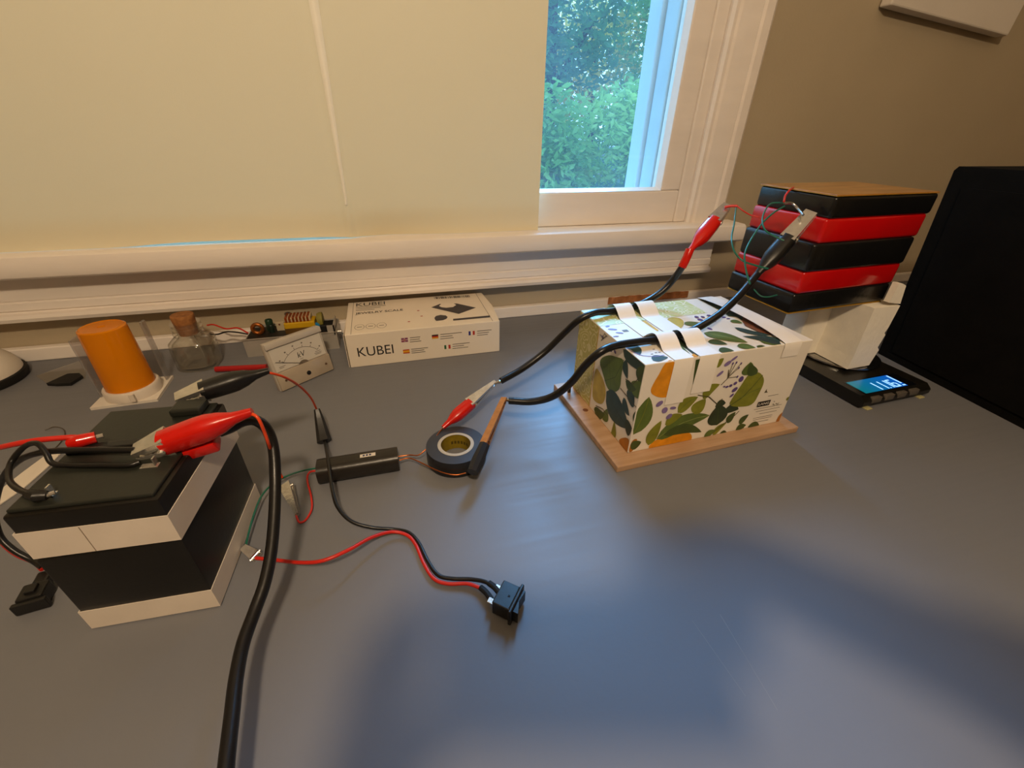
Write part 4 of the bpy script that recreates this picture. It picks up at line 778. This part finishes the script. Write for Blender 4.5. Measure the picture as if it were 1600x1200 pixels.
for p, rx, ry, rot in [((0.1424,0.0993),0.003,0.003,0.3),((0.1409,0.0902),0.003,0.004,0.3),((0.1507,0.0971),0.0025,0.003,0.2),((0.1299,0.0779),0.0025,0.0035,0.2),((0.1624,0.0991),0.003,0.003,0.1),((0.1603,0.0913),0.0026,0.004,0.4),((0.1566,0.0816),0.0022,0.003,0.2),((0.179,0.0895),0.0035,0.0025,0.2),((0.1814,0.0837),0.003,0.002,0.2),((0.1337,0.0623),0.0025,0.004,0.1)]: blob('t', p, rx, ry, 'purple', rot)
leaf('t', (0.0058,0.0541), (0.0057,0.0213), .17, 'teal'); leaf('t', (0.0129,0.0063), (0.034,0.009), .25, 'teal')
pr('t', [(0.0225,-0.0027),(0.0311,0.0033),(0.0359,-0.0012),(0.0303,-0.009),(0.0229,-0.0069)], 'orange', 'print_lemon'); pr('t', [(0.0625,0.0385),(0.0672,0.0322),(0.0632,0.0076),(0.063,0.0167),(0.0592,0.0296)], 'green')
pr('t', [(0.0735,0.0547),(0.0799,0.0548),(0.0769,0.037),(0.0724,0.0118),(0.0682,-0.0005),(0.0661,0.0068),(0.0669,0.0203),(0.0656,0.0401)], 'dark'); pr('t', [(0.0676,0.0086),(0.0682,-0.0027),(0.062,-0.0116),(0.056,-0.0079)], 'orange')
for p, rx, ry, rot in [((0.0099,0.1038),0.0035,0.002,0.3),((0.0112,0.0934),0.006,0.0024,-0.4),((0.0144,0.0815),0.005,0.002,-0.5),((0.0049,0.0734),0.004,0.0016,0)]: blob('t', p, rx, ry, 'lilac', rot)
quads('lid_stamp', TMx, [(u, v, u+.0075, v+.006) for u, v in [(0.0211,0.0824)]], INKG, fb)
stem('t', [(0.0009,0.0457),(0.0017,0.0314),(0.008,0.0196),(0.0202,0.014),(0.0327,0.0138)], .0006, 'lilac'); quads('lid_stamp', TMx, [(u, v, u+.003, v+.0015) for u, v in [(0.0194,0.0197),(0.0257,0.0214),(0.0302,0.0212),(0.0284,0.0298)]], INKG, fb)
poly('lid_patch', TMx, clampP([(0.0618,0.1092),(0.0683,0.1089),(0.0668,0.0755),(0.0636,0.0736)], BXL, BXD), PI_['yellow'], fb)
# white tape strips over the lid (follow the cables, fold down the front)
TAPEW = mat('white_paper_tape', '#ebe4da', .5, noise=.015, nscale=40, bump=.04)
c1y, c2y = 0.1397, 0.0429
def strip(u0, u1, drop, y_back, over, skew=0.0, lift=0.0):
    prof = []
    n = 46; y0 = y_back
    for i in range(n+1):
        y = y0+(0-y0)*i/n; z = BXH+.0009
        if over:
            for cy in (c1y, c2y):
                d = abs(y-cy); z = max(z, BXH+.0009+max(0, .0128*(1-(d/.020)**1.6)) if d < .020 else z)
        z += lift*math.sin(PI*min(1, y/y0))**.7
        prof.append((y, z))
    prof += [(-.0011, BXH-.002), (-.0011, BXH-drop*.5), (-.0011, BXH-drop)]
    b = MB(); vs = []
    for j, (y, z) in enumerate(prof):
        sh = skew*max(0, y)/BXD; vs += [(u0+sh, y, z), (u1+sh, y, z)]
    b.add(vs, [(2*j, 2*j+1, 2*j+3, 2*j+2) for j in range(len(prof)-1)]); return b
a = [(0.0361,0.1243),(0.0615,0.1234),(0.0449,0.0649)]; b = strip(a[0][0], a[1][0], BXH-a[2][1], min(BXD, c1y+.02), True); b.build('tape_strip', TAPEW, fb, True, 50)
a = [(0.0696,0.1222),(0.0971,0.1217),(0.0772,0.0745)]; b = strip(a[0][0], a[1][0], BXH-a[2][1], min(BXD, c1y+.02), True); b.build('tape_strip', TAPEW, fb, True, 50)
a = [(0.1915,0.1185),(0.2178,0.118)]; b = strip(a[0][0], a[1][0], .018, BXD, False, lift=.0065); b.build('tape_strip', TAPEW, fb, True, 50)
# thick leads over the box
ld = thing('test_lead', 'black cable across the back of the box with red alligator clip', 'test lead', (0.3102,0.4881,0.139))
W_(wire('cable', [(0.1237,0.4759,0.056),(0.1565,0.4895,0.062),(0.1909,0.4969,0.08),(0.2152,0.4918,0.108),(0.2297,0.4805,0.131),(0.2509,0.4789,0.1405),(0.2787,0.4834,0.1385),(0.3109,0.4893,0.1385),(0.3414,0.4996,0.1415),(0.3661,0.5011,0.155),(0.3792,0.4995,0.173),(0.3825,0.491,0.193)], .0046, RUBBER, ld, 8, 12))
b = MB(); b.tube([(0.1141,0.4731,0.055),(0.1203,0.4733,0.056),(0.1258,0.4771,0.056)], [.0012, .003, .0026], 8); W_(b.build('solder_tip', SOLDER, ld, True))
b = MB(); b.tube(spline([(0.3823,0.4925,0.19),(0.3854,0.4917,0.203),(0.3892,0.4937,0.2125)], 3), .0056, 12); W_(b.build('sleeve', REDV, ld, True))
for o in clip(ld, (0.3886,0.4943,0.209), (0.4665,0.5349,0.259), (-.3, -.5, 1), REDV, .0205, .0205, .66): W_(o)
ld = thing('test_lead', 'black cable across the middle of the box with black alligator clip', 'test lead', (0.3074,0.3912,0.138))
W_(wire('cable', [(0.1214,0.4281,0.055),(0.1475,0.4177,0.056),(0.1709,0.4089,0.065),(0.1877,0.3971,0.088),(0.2003,0.3867,0.118),(0.2132,0.3803,0.136),(0.2339,0.3846,0.1395),(0.2669,0.388,0.139),(0.3067,0.3903,0.1385),(0.3379,0.3975,0.1395),(0.3574,0.3993,0.146),(0.3811,0.4014,0.158),(0.4117,0.4113,0.175),(0.4502,0.4317,0.193)], .0046, RUBBER, ld, 8, 12))
b = MB(); b.tube([(0.1166,0.4323,0.055),(0.1194,0.4301,0.055),(0.1221,0.4279,0.055)], [.001, .002, .003], 8); W_(b.build('solder_tip', SOLDER, ld, True))
for o in clip(ld, (0.447,0.4313,0.19), (0.5261,0.4525,0.2615), (-.5, -.5, 1), BLACKP, .0215, .0210, .60, taper=.08): W_(o)
# strip of copper foil by the wall
COPF = mat('copper_foil', '#c98250', .38, .45, noise=.25, nscale=60, bump=.6, bscale=160)
b = MB(); vs = []; random.seed(5); nseg = 24
for i in range(nseg+1):
    x = .457+.207*i/nseg; vs += [(x, .8135-random.random()*.0015, .0115+random.random()*.001), (x, .8135-random.random()*.0015, .0275+random.random()*.0012)]
b.add(vs, [(2*i, 2*i+2, 2*i+3, 2*i+1) for i in range(nseg)])
o = tag(b.build('copper_strip', COPF), 'crumpled copper foil strip on the white strip behind the box', 'foil')
md = o.modifiers.new('thick', 'SOLIDIFY'); md.thickness = .0006
# small black post behind the box corner
b = MB(); b.rbox((-.0022, -.0022, 0), (.0022, .0022, .020), .0006); b.rbox((-.0034, -.0034, .016), (.0034, .0034, .020), .0006); o = tag(b.build('black_post', BLACKP), 'little black post on the board at the back of the box', 'post')
o.location = (0.2343,0.495,0.009)

# ------------------------------------------------------------------ scale, foam, layered block
sc = thing('pocket_scale', 'black digital scale with blue lit display carrying the foam block', 'scale', (.6420, .3565, 0), math.radians(1.5))
SWd, SDp = .1400, .205
b = MB(); b.prism([(0.004, .0015), (-.0, .006), (.0, .0125), (.002, .0150), (.0085, .0200), (SDp-.004, .0200), (SDp, .016), (SDp, .004), (SDp-.003, .0015)], 0, 0, SWd); b.build('body', mat('scale_black_plastic', '#15130f', .35, noise=.1, nscale=40, bump=.05), sc, True, 30)
for x in (.008, SWd-.02):
    b = MB(); b.rbox((x, -.004 if x < .05 else -.003, 0), (x+.011, .008, .0018), .0005); b.build('foot', mat('pale_rubber_foot', '#b5ad7c', .5, noise=.05), sc)
    b = MB(); b.rbox((x, SDp-.02, 0), (x+.011, SDp-.009, .0018), .0005); b.build('foot', MATS['pale_rubber_foot'], sc)
b = MB(); b.box((.010, .0085, .0198), (.118, .0450, .0202)); b.build('display_bezel', mat('display_bezel', '#0c0c10', .25, noise=.1), sc)
SCRN = bpy.data.materials.new('lcd_backlight'); SCRN.use_nodes = True; N = SCRN.node_tree.nodes; L = SCRN.node_tree.links; bs = N['Principled BSDF']
tc = N.new('ShaderNodeTexCoord'); sx = N.new('ShaderNodeSeparateXYZ'); rp = N.new('ShaderNodeValToRGB'); L.new(tc.outputs['Generated'], sx.inputs[0]); L.new(sx.outputs['X'], rp.inputs['Fac'])
rp.color_ramp.elements[0].color = hx('#0a7c86'); rp.color_ramp.elements[1].color = hx('#0a5fd0'); L.new(rp.outputs[0], bs.inputs['Emission Color']); bs.inputs['Emission Strength'].default_value = .75; bs.inputs['Base Color'].default_value = hx('#0a2a40'); bs.inputs['Roughness'].default_value = .2
DX0, DX1, DY0, DY1 = .0135, .1000, .0105, .0425
b = MB(); b.box((DX0, DY0, .0202), (DX1, DY1, .0205)); LCD = b.build('display', SCRN, sc)
DIG = mat('lcd_digit_glow', '#9fd4ff', .4, emit='#8fcbff', estr=1.1, noise=.02)
SEG = {'1': 'bc', '6': 'afgedc'}
def digit(x, y, w, h, ch):
    t = .0024; g = .0003; b = MB(); z0, z1 = .0205, .0207
    R_ = dict(a=(x+t, y+h-t, x+w-t, y+h), g=(x+t, y+h/2-t/2, x+w-t, y+h/2+t/2), d=(x+t, y, x+w-t, y+t), f=(x, y+h/2+g, x+t, y+h-g), b=(x+w-t, y+h/2+g, x+w, y+h-g), e=(x, y+g, x+t, y+h/2-g), c=(x+w-t, y+g, x+w, y+h/2-g))
    for s_ in SEG[ch]: r = R_[s_]; b.box((r[0], r[1], z0), (r[2], r[3], z1))
    b.build('digit', DIG, LCD)
digit(.0400, .0115, .0105, .0200, '1'); digit(.0530, .0115, .0105, .0200, '1'); digit(.0650, .0115, .0105, .0200, '1'); digit(.0775, .0115, .0115, .0200, '6')
b = MB(); b.box((.0660, .0115, .0205), (.0678, .0133, .0207)); b.build('decimal_point', DIG, LCD)
b = MB(); b.box((.0930, .0120, .0205), (.0985, .0145, .0207)); b.box((.0955, .0180, .0205), (.0985, .0410, .0207)); b.build('unit_mark', DIG, LCD)['kind'] = 'stuff'
KEY = mat('grey_key', '#57514a', .4, noise=.05)
for k in range(4):
    x = .0160+k*.0262; b = MB(); b.rbox((x, -.0008, .0085), (x+.0185, .0062, .0175), .0012); o = b.build('key', KEY, sc, True)
b = MB(); b.lathe([(.050, .0200), (.0600, .0205), (.0615, .0220), (.0610, .0240), (.0580, .0250), (.0005, .0250)], 48, (.092, .122, 0)); b.build('weighing_plate', mat('steel_plate', '#a9a8a6', .22, 1.0, noise=.05, nscale=40), sc, True)
FOAM = mat('white_foam', '#f0e9da', .75, noise=.03, nscale=60, bump=.35, bscale=130)
fo = thing('foam_block', 'white foam block with a notched edge between scale and layered block', 'foam', (.707, .425, .0252))
out_ = [(0.6832,0.0261),(0.7288,0.0276),(0.7333,0.0547),(0.7277,0.0602),(0.7303,0.0811),(0.7265,0.0851),(0.7289,0.0946),(0.7296,0.1339),(0.7259,0.1409),(0.7036,0.1404),(0.6787,0.1335),(0.684,0.0472)]
out_ = [(x-.707, max(.0, z-.0252)) for x, z in out_]
b = MB(); b.prism([(x, min(z, .1045)) if z < .12 else (x, z) for x, z in out_], 1, 0, .009); b.build('front_slab', FOAM, fo)
b = MB(); b.prism([(x, min(z, .1040)) for x, z in out_], 1, .0085, .088); b.build('block', FOAM, fo)
b = MB(); hp = [(0.7036,0.1404),(0.7279,0.1365),(0.7207,0.1608),(0.7122,0.1645),(0.7035,0.1656)]
b.prism([(x-.707, z-.0252-(.004 if i < 2 else 0)) for i, (x, z) in enumerate(hp)], 1, 0, .009); b.build('horn', FOAM, fo)
b = MB(); b.rbox((-.072, .060, .0005), (-.0232, .100, .1040), .002); b.build('rear_block', FOAM, fo)

ZB = .1296; STY = math.radians(2.6)
REDL = mat('red_shiny_tape', '#bd0a0c', .22, noise=.06, nscale=20, bump=.12, bscale=60, coat=.4)
BLKL = mat('black_shiny_tape', '#121212', .26, noise=.2, nscale=30, bump=.25, bscale=70)
KRAFT = mat('varnished_board', '#b98648', .3, color2='#9a6a34', nscale=12, bump=.05, stretch=(1, 6, 1))
GOLD = mat('gold_edge', '#b88a20', .35, .3, noise=.1)
st = thing('layered_block', 'stack of red and black tape wrapped layers on the foam block', 'block', (.5290, .4345, ZB), STY)
SW_, SD_ = .189, .120
b = MB(); b.rbox((.0015, .0015, 0), (SW_-.001, SD_-.001, .0016), .0004, 1); b.build('bottom_board', GOLD, st)
zz = [.0016, .0285, .0590, .0960, .1265, .1525]; offs = [(0, 0, 0), (.0035, .0004, .3), (.0020, -.0006, -.3), (.0080, .0006, .2), (.0095, 0, 0)]
for i in range(5):
    o_ = offs[i]; b = MB(); b.rbox((o_[0], o_[1], zz[i]), (SW_+o_[0], SD_+o_[1], zz[i+1]+.0009), .0044, 3)
    b.xform(Matrix.Rotation(math.radians(o_[2]), 4, 'Z')); b.build('layer', [BLKL, REDL][i % 2], st, True, 50)
b = MB(); b.rbox((.0100, .0012, .1536), (SW_+.0090, SD_+.001, .1552), .0005, 1); b.build('top_board', KRAFT, st)
b = MB(); b.rbox((.0094, .0006, .1532), (SW_+.0098, SD_+.0016, .1539), .0003, 1); b.build('gold_rim', GOLD, st)
# fine wires of the block
SWR = lambda *a: W_(wire(*a))
sx0 = (0.5504,0.5011,0.28)
SWR('lead_wire', [(0.5475,0.511,0.2845),(0.5053,0.4768,0.2852),(0.4961,0.4714,0.28),(0.4819,0.457,0.2755)], .0013, REDW, st)
SWR('lead_wire', [(0.4952,0.469,0.272),(0.4855,0.4791,0.27),(0.4619,0.462,0.264),(0.446,0.4454,0.256),(0.4396,0.43,0.248),(0.4448,0.4174,0.243),(0.4508,0.4098,0.24)], .0010, GRNW, st)
SWR('lead_wire', [(0.4865,0.4582,0.27),(0.467,0.4533,0.263),(0.443,0.442,0.253),(0.4129,0.4206,0.24),(0.3978,0.4079,0.229),(0.3908,0.3961,0.22),(0.3849,0.3812,0.21),(0.3831,0.3726,0.204)], .0010, GRNW, st)
SWR('lead_wire', [(0.4625,0.5126,0.26),(0.425,0.4668,0.249),(0.3969,0.4339,0.24),(0.3881,0.4148,0.23),(0.3917,0.4021,0.222),(0.4033,0.3954,0.218),(0.4184,0.3887,0.2145)], .0010, GRNW, st)
SWR('lead_wire', [(0.4548,0.5257,0.259),(0.4619,0.5223,0.261),(0.4685,0.5179,0.2615)], .0018, REDW, st)
SWR('lead_wire', [(0.4685,0.5179,0.2615),(0.4693,0.5046,0.257),(0.4745,0.4935,0.253),(0.4825,0.4867,0.2515)], .0009, REDW, st)
SWR('solder_wire', [(0.4952,0.469,0.272),(0.5085,0.4686,0.271),(0.5117,0.4605,0.266),(0.5063,0.4451,0.261)], .0016, SOLDER, st)
SWR('lead_wire', [(0.4742,0.4522,0.165),(0.4782,0.4423,0.159),(0.4872,0.4379,0.158),(0.5031,0.4393,0.159)], .0009, GRNW, st)

# ------------------------------------------------------------------ garden outside the window
GRASS = mat('garden_ground', '#24301c', .95, color2='#182012', nscale=1.2, bump=.3, bscale=4)
b = MB(); b.box((-30, 1.6, -1.9), (40, 60, -1.8)); struct(b.build('garden_ground', GRASS), 'dark green garden ground outside the window', 'ground')
BARK = mat('bark', '#3a3028', .9, noise=.3, nscale=12, bump=.5, bscale=30)
def leafm(n, a, c_):
    m = mat(n, a, .55, color2=c_, nscale=2.0); N = m.node_tree.nodes; L = m.node_tree.links; b_ = N['Principled BSDF']
    tl = N.new('ShaderNodeBsdfTranslucent'); mx = N.new('ShaderNodeMixShader'); mx.inputs['Fac'].default_value = .5; rp = [x for x in N if x.type == 'VALTORGB'][0]
    L.new(rp.outputs['Color'], tl.inputs['Color']); L.new(b_.outputs[0], mx.inputs[1]); L.new(tl.outputs[0], mx.inputs[2]); L.new(mx.outputs[0], [x for x in N if x.type == 'OUTPUT_MATERIAL'][0].inputs['Surface']); return m
LV = [leafm('leaf_mid', '#88b860', '#649850'), leafm('leaf_bright', '#a8cc70', '#80b05c'), leafm('leaf_dark', '#669a5c', '#487850'), leafm('leaf_sunlit_gold', '#f0cc68', '#b8b058'), leafm('leaf_shade', '#3c6a50', '#2c4c40')]  # gold and shade tones put low sun and shadow into leaf colours
def leaves(name, blobs, n, size, m, parent, seed):
    rnd = random.Random(seed); vs = []; fs = []
    tot = sum(r[0]*r[1]*r[2] for _, r in blobs)
    for c_, r in blobs:
        for _ in range(int(n*(r[0]*r[1]*r[2])/tot)):
            while True:
                p = Vector((rnd.uniform(-1, 1), rnd.uniform(-1, 1), rnd.uniform(-1, 1)))
                if .35 < p.length < 1: break
            p = Vector((c_[0]+p.x*r[0], c_[1]+p.y*r[1], c_[2]+p.z*r[2]))
            d = Vector((rnd.gauss(0, 1), rnd.gauss(0, 1), rnd.gauss(0, .6))).normalized(); e = d.cross(Vector((rnd.gauss(0, 1), rnd.gauss(0, 1), rnd.gauss(0, 1)))).normalized()
            s = size*rnd.uniform(.6, 1.3); k = len(vs); vs += [p-d*s, p+e*s*.38, p+d*s, p-e*s*.38]; fs.append((k, k+1, k+2, k+3))
    b = MB(); b.add(vs, fs); b.keep = True; o = b.build(name, m, parent); return o
def plant(name, label, cat, base, blobs, n, size, m, trunk=None, seed=0, group=None):
    t = thing(name, label, cat, base, 0, group)
    bl = [((c_[0], c_[1], c_[2]), r) for c_, r in blobs]
    o = leaves('foliage', bl, n, size, m, t, seed); o['kind'] = 'stuff'
    b = MB()
    for pts, r in (trunk or [([(0, 0, 0), (.02, 0, .5)], .03)]): b.tube([Vector(p) for p in pts], r, 8)
    b.build('trunk', BARK, t, True); return t
GZ = -1.8
plant('garden_shrub', 'bright leafy shrub in the middle of the window view', 'shrub', (2.9, 5.6, GZ), [((0, 0, 1.7), (1.0, .7, .9)), ((.3, .2, 2.3), (.55, .5, .4)), ((-.6, .2, 1.3), (.7, .6, .8))], 7000, .055, LV[1], None, 1)
plant('garden_shrub', 'mid green shrub by the right side of the window view', 'shrub', (4.3, 6.4, GZ), [((0, 0, 1.5), (.9, .7, 1.1)), ((-.4, .1, 2.2), (.6, .5, .6))], 6500, .06, LV[0], None, 2)
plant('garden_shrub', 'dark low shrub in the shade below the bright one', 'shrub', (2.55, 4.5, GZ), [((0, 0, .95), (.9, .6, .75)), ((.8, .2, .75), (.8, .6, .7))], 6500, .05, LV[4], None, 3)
plant('garden_shrub', 'mid green shrub half hidden by the blind edge', 'shrub', (1.6, 5.2, GZ), [((0, 0, 1.3), (.8, .7, 1.1)), ((.3, .1, 2.0), (.5, .5, .6))], 6500, .055, LV[0], None, 4)
plant('garden_tree', 'tall tree with a dark trunk and loose crown left in the window', 'tree', (3.2, 9.0, GZ), [((0, 0, 4.2), (1.5, 1.3, 1.5)), ((-.6, -.2, 3.0), (.9, .8, .7)), ((.7, 0, 5.4), (1.2, 1.1, 1.2)), ((.9, .2, 3.2), (.6, .6, .5))], 7400, .085, LV[2], [([(0, 0, 0), (.05, 0, 2.0), (0, .1, 4.5)], .13), ([(0, 0, 2.4), (-.6, -.1, 3.4)], .05), ([(0, 0, 2.6), (.8, 0, 3.8)], .05)], 5)
plant('garden_tree', 'tree with sunlit gold put into its leaf colour in the gaps of the window view', 'tree', (5.0, 11.0, GZ), [((0, 0, 3.6), (1.6, 1.2, 1.1)), ((-.8, 0, 2.7), (1.0, .8, .5))], 4200, .085, LV[3], [([(0, 0, 0), (.05, 0, 2.0), (0, .1, 4.0)], .10)], 6)
plant('garden_tree', 'tall loose tree at the right edge of the window view', 'tree', (6.4, 10.0, GZ), [((0, 0, 3.6), (1.5, 1.2, 1.6)), ((-.7, 0, 5.0), (1.2, 1.1, 1.0)), ((-.6, 0, 2.4), (.7, .7, .6))], 5200, .085, LV[0], [([(0, 0, 0), (.05, 0, 2.0), (0, .1, 4.5)], .11)], 7)
plant('garden_tree', 'slim dark tree beside the blind edge', 'tree', (2.0, 8.2, GZ), [((0, 0, 3.3), (.9, .8, 1.4)), ((.2, 0, 4.8), (.8, .8, .9))], 5200, .08, LV[2], [([(0, 0, 0), (.05, 0, 2.0), (0, .1, 4.5)], .09)], 8)
plant('garden_hedge', 'dense hedge closing the back of the garden', 'hedge', (5.5, 14.0, GZ), [((-4, 0, 1.2), (3, 1, 1.5)), ((1, 0, 1.2), (3.5, 1, 1.6)), ((6, 0, 1.3), (3, 1, 1.5))], 9000, .13, LV[2], None, 9)

for i, (x, y, lab) in enumerate(((.2, 5.4, 'mid green shrub straight behind the blind'), (-1.4, 5.8, 'mid green shrub far left behind the blind'), (6.2, 6.6, 'mid green shrub far right beyond the window frame'))):
    plant('garden_shrub', lab, 'shrub', (x, y, GZ), [((0, 0, 1.3), (.85, .7, 1.2)), ((.3, .1, 2.0), (.5, .5, .6))], 5000, .06, LV[0], None, 20+i)
for i, (x, y, lab) in enumerate(((-.2, 9.4, 'tall dark tree behind the blind'), (-3.4, 9.8, 'tall dark tree far left behind the blind'), (9.6, 10.4, 'tall dark tree far right beyond the window frame'))):
    plant('garden_tree', lab, 'tree', (x, y, GZ), [((0, 0, 3.4), (1.4, 1.2, 1.7)), ((.3, 0, 5.0), (1.1, 1.0, 1.0))], 6000, .09, LV[2], [([(0, 0, 0), (.05, 0, 2.0), (0, .1, 4.5)], .11)], 30+i)
plant('garden_hedge', 'dense hedge at the back left of the garden behind the blind', 'hedge', (-4.5, 14.0, GZ), [((-4, 0, 1.2), (3, 1, 1.5)), ((1, 0, 1.2), (3.5, 1, 1.6)), ((5, 0, 1.3), (2, 1, 1.5))], 7000, .14, LV[2], None, 40)

# ------------------------------------------------------------------ the photographer's phone and arms behind the camera (they shade the desk from the ceiling lamp)
CR, CU, CB = Vector((0.96265, -0.27017, 0.0176)), Vector((0.12589, 0.50419, 0.85437)), Vector((-0.2397, -0.82024, 0.51937))
CC = Vector((0, 0, .35))
def cp(a, b_, c_): return CC+CR*a+CU*b_+CB*c_
ph = thing('phone', 'black phone held in both hands above the front of the desk', 'phone', cp(.06, -.02, .008))
PM = Matrix(((CR.x, CU.x, CB.x, 0), (CR.y, CU.y, CB.y, 0), (CR.z, CU.z, CB.z, .35), (0, 0, 0, 1)))
b = MB(); b.rbox((-.014, -.062, .004), (.138, .013, .012), .003, 3); b.xform(PM); W_(b.build('case', BLACKP, ph, True))
b = MB(); b.box((-.010, -.058, .0120), (.134, .009, .0123)); b.xform(PM); W_(b.build('screen', mat('phone_screen', '#0b0c0e', .1, noise=.02), ph))
SKIN = mat('skin', '#b98463', .5, noise=.05, nscale=40, subsurf=.2); SLEEVE = mat('sleeve_cloth', '#39424e', .85, noise=.15, nscale=60, bump=.3, bscale=200)
def skinned(name, nodes, edges, m, parent, root=0):
    me = bpy.data.meshes.new(name); me.from_pydata([tuple(n[0]) for n in nodes], edges, []); o = bpy.data.objects.new(name, me); COL.objects.link(o); o.parent = parent
    sk = o.modifiers.new('skin', 'SKIN'); sk.use_smooth_shade = True
    for i, n in enumerate(nodes): me.skin_vertices[0].data[i].radius = (n[1], n[1]); me.skin_vertices[0].data[i].use_root = (i == root)
    sb = o.modifiers.new('sub', 'SUBSURF'); sb.levels = 1; sb.render_levels = 2; me.materials.append(m); return W_(o)
pe = thing('person', "photographer's forearms in dark sleeves with hands gripping the phone", 'person', (.30, -.20, .3))
def arm(sgn, elbow, wrist, palm, knuckles, tips, thumb):
    nodes = [(elbow, .038), (elbow.lerp(wrist, .45), .035), (wrist, .025), (palm, .029)]; edges = [(0, 1), (1, 2), (2, 3)]
    for k, t in zip(knuckles, tips):
        i = len(nodes); mid = k.lerp(t, .5)+(k-palm).normalized()*.010; nodes += [(k, .0105), (mid, .0092), (t, .0080)]; edges += [(3, i), (i, i+1), (i+1, i+2)]
    i = len(nodes); nodes += [(thumb[0], .012), (thumb[1], .0095)]; edges += [(3, i), (i, i+1)]
    o = skinned('arm', nodes, edges, SKIN, pe)
    skinned('sleeve', [(elbow+(elbow-wrist)*.35, .046), (elbow, .045), (elbow.lerp(wrist, .5), .041), (elbow.lerp(wrist, .80), .034)], [(0, 1), (1, 2), (2, 3)], SLEEVE, pe)
arm(1, Vector((.37, -.25, .36)), Vector((.202, -.045, .345)), Vector((.160, .004, .345)),
    [cp(.150, .034, -.020), cp(.154, .014, -.022), cp(.154, -.008, -.022), cp(.152, -.030, -.020)],
    [cp(.098, .030, .000), cp(.090, .012, .001), cp(.092, -.010, .001), cp(.100, -.032, .001)], [cp(.150, -.012, .030), cp(.112, -.006, .022)])
arm(-1, Vector((-.09, -.33, .20)), Vector((-.062, -.115, .305)), cp(-.044, -.048, .026),
    [cp(-.034, -.002, .020), cp(-.038, -.018, .019), cp(-.038, -.034, .018), cp(-.034, -.050, .018)],
    [cp(-.016, .002, .018), cp(-.016, -.014, .018), cp(-.016, -.030, .018), cp(-.016, -.048, .018)], [cp(-.035, -.060, .035), cp(-.005, -.045, .024)])

# pendant fitting above the bare lamp, behind the camera
pd = thing('pendant_lamp', 'bare bulb pendant hanging from the ceiling behind the photographer', 'lamp', (-.05, -.42, 1.10))
b = MB(); b.lathe([(.018, 0), (.020, .004), (.020, .045), (.012, .060), (.004, .064)], 24); b.build('socket', BLACKP, pd, True)
b = MB(); b.tube([(0, 0, .062), (0, 0, .578)], .003, 8); b.build('cord', RUBBER, pd, True)
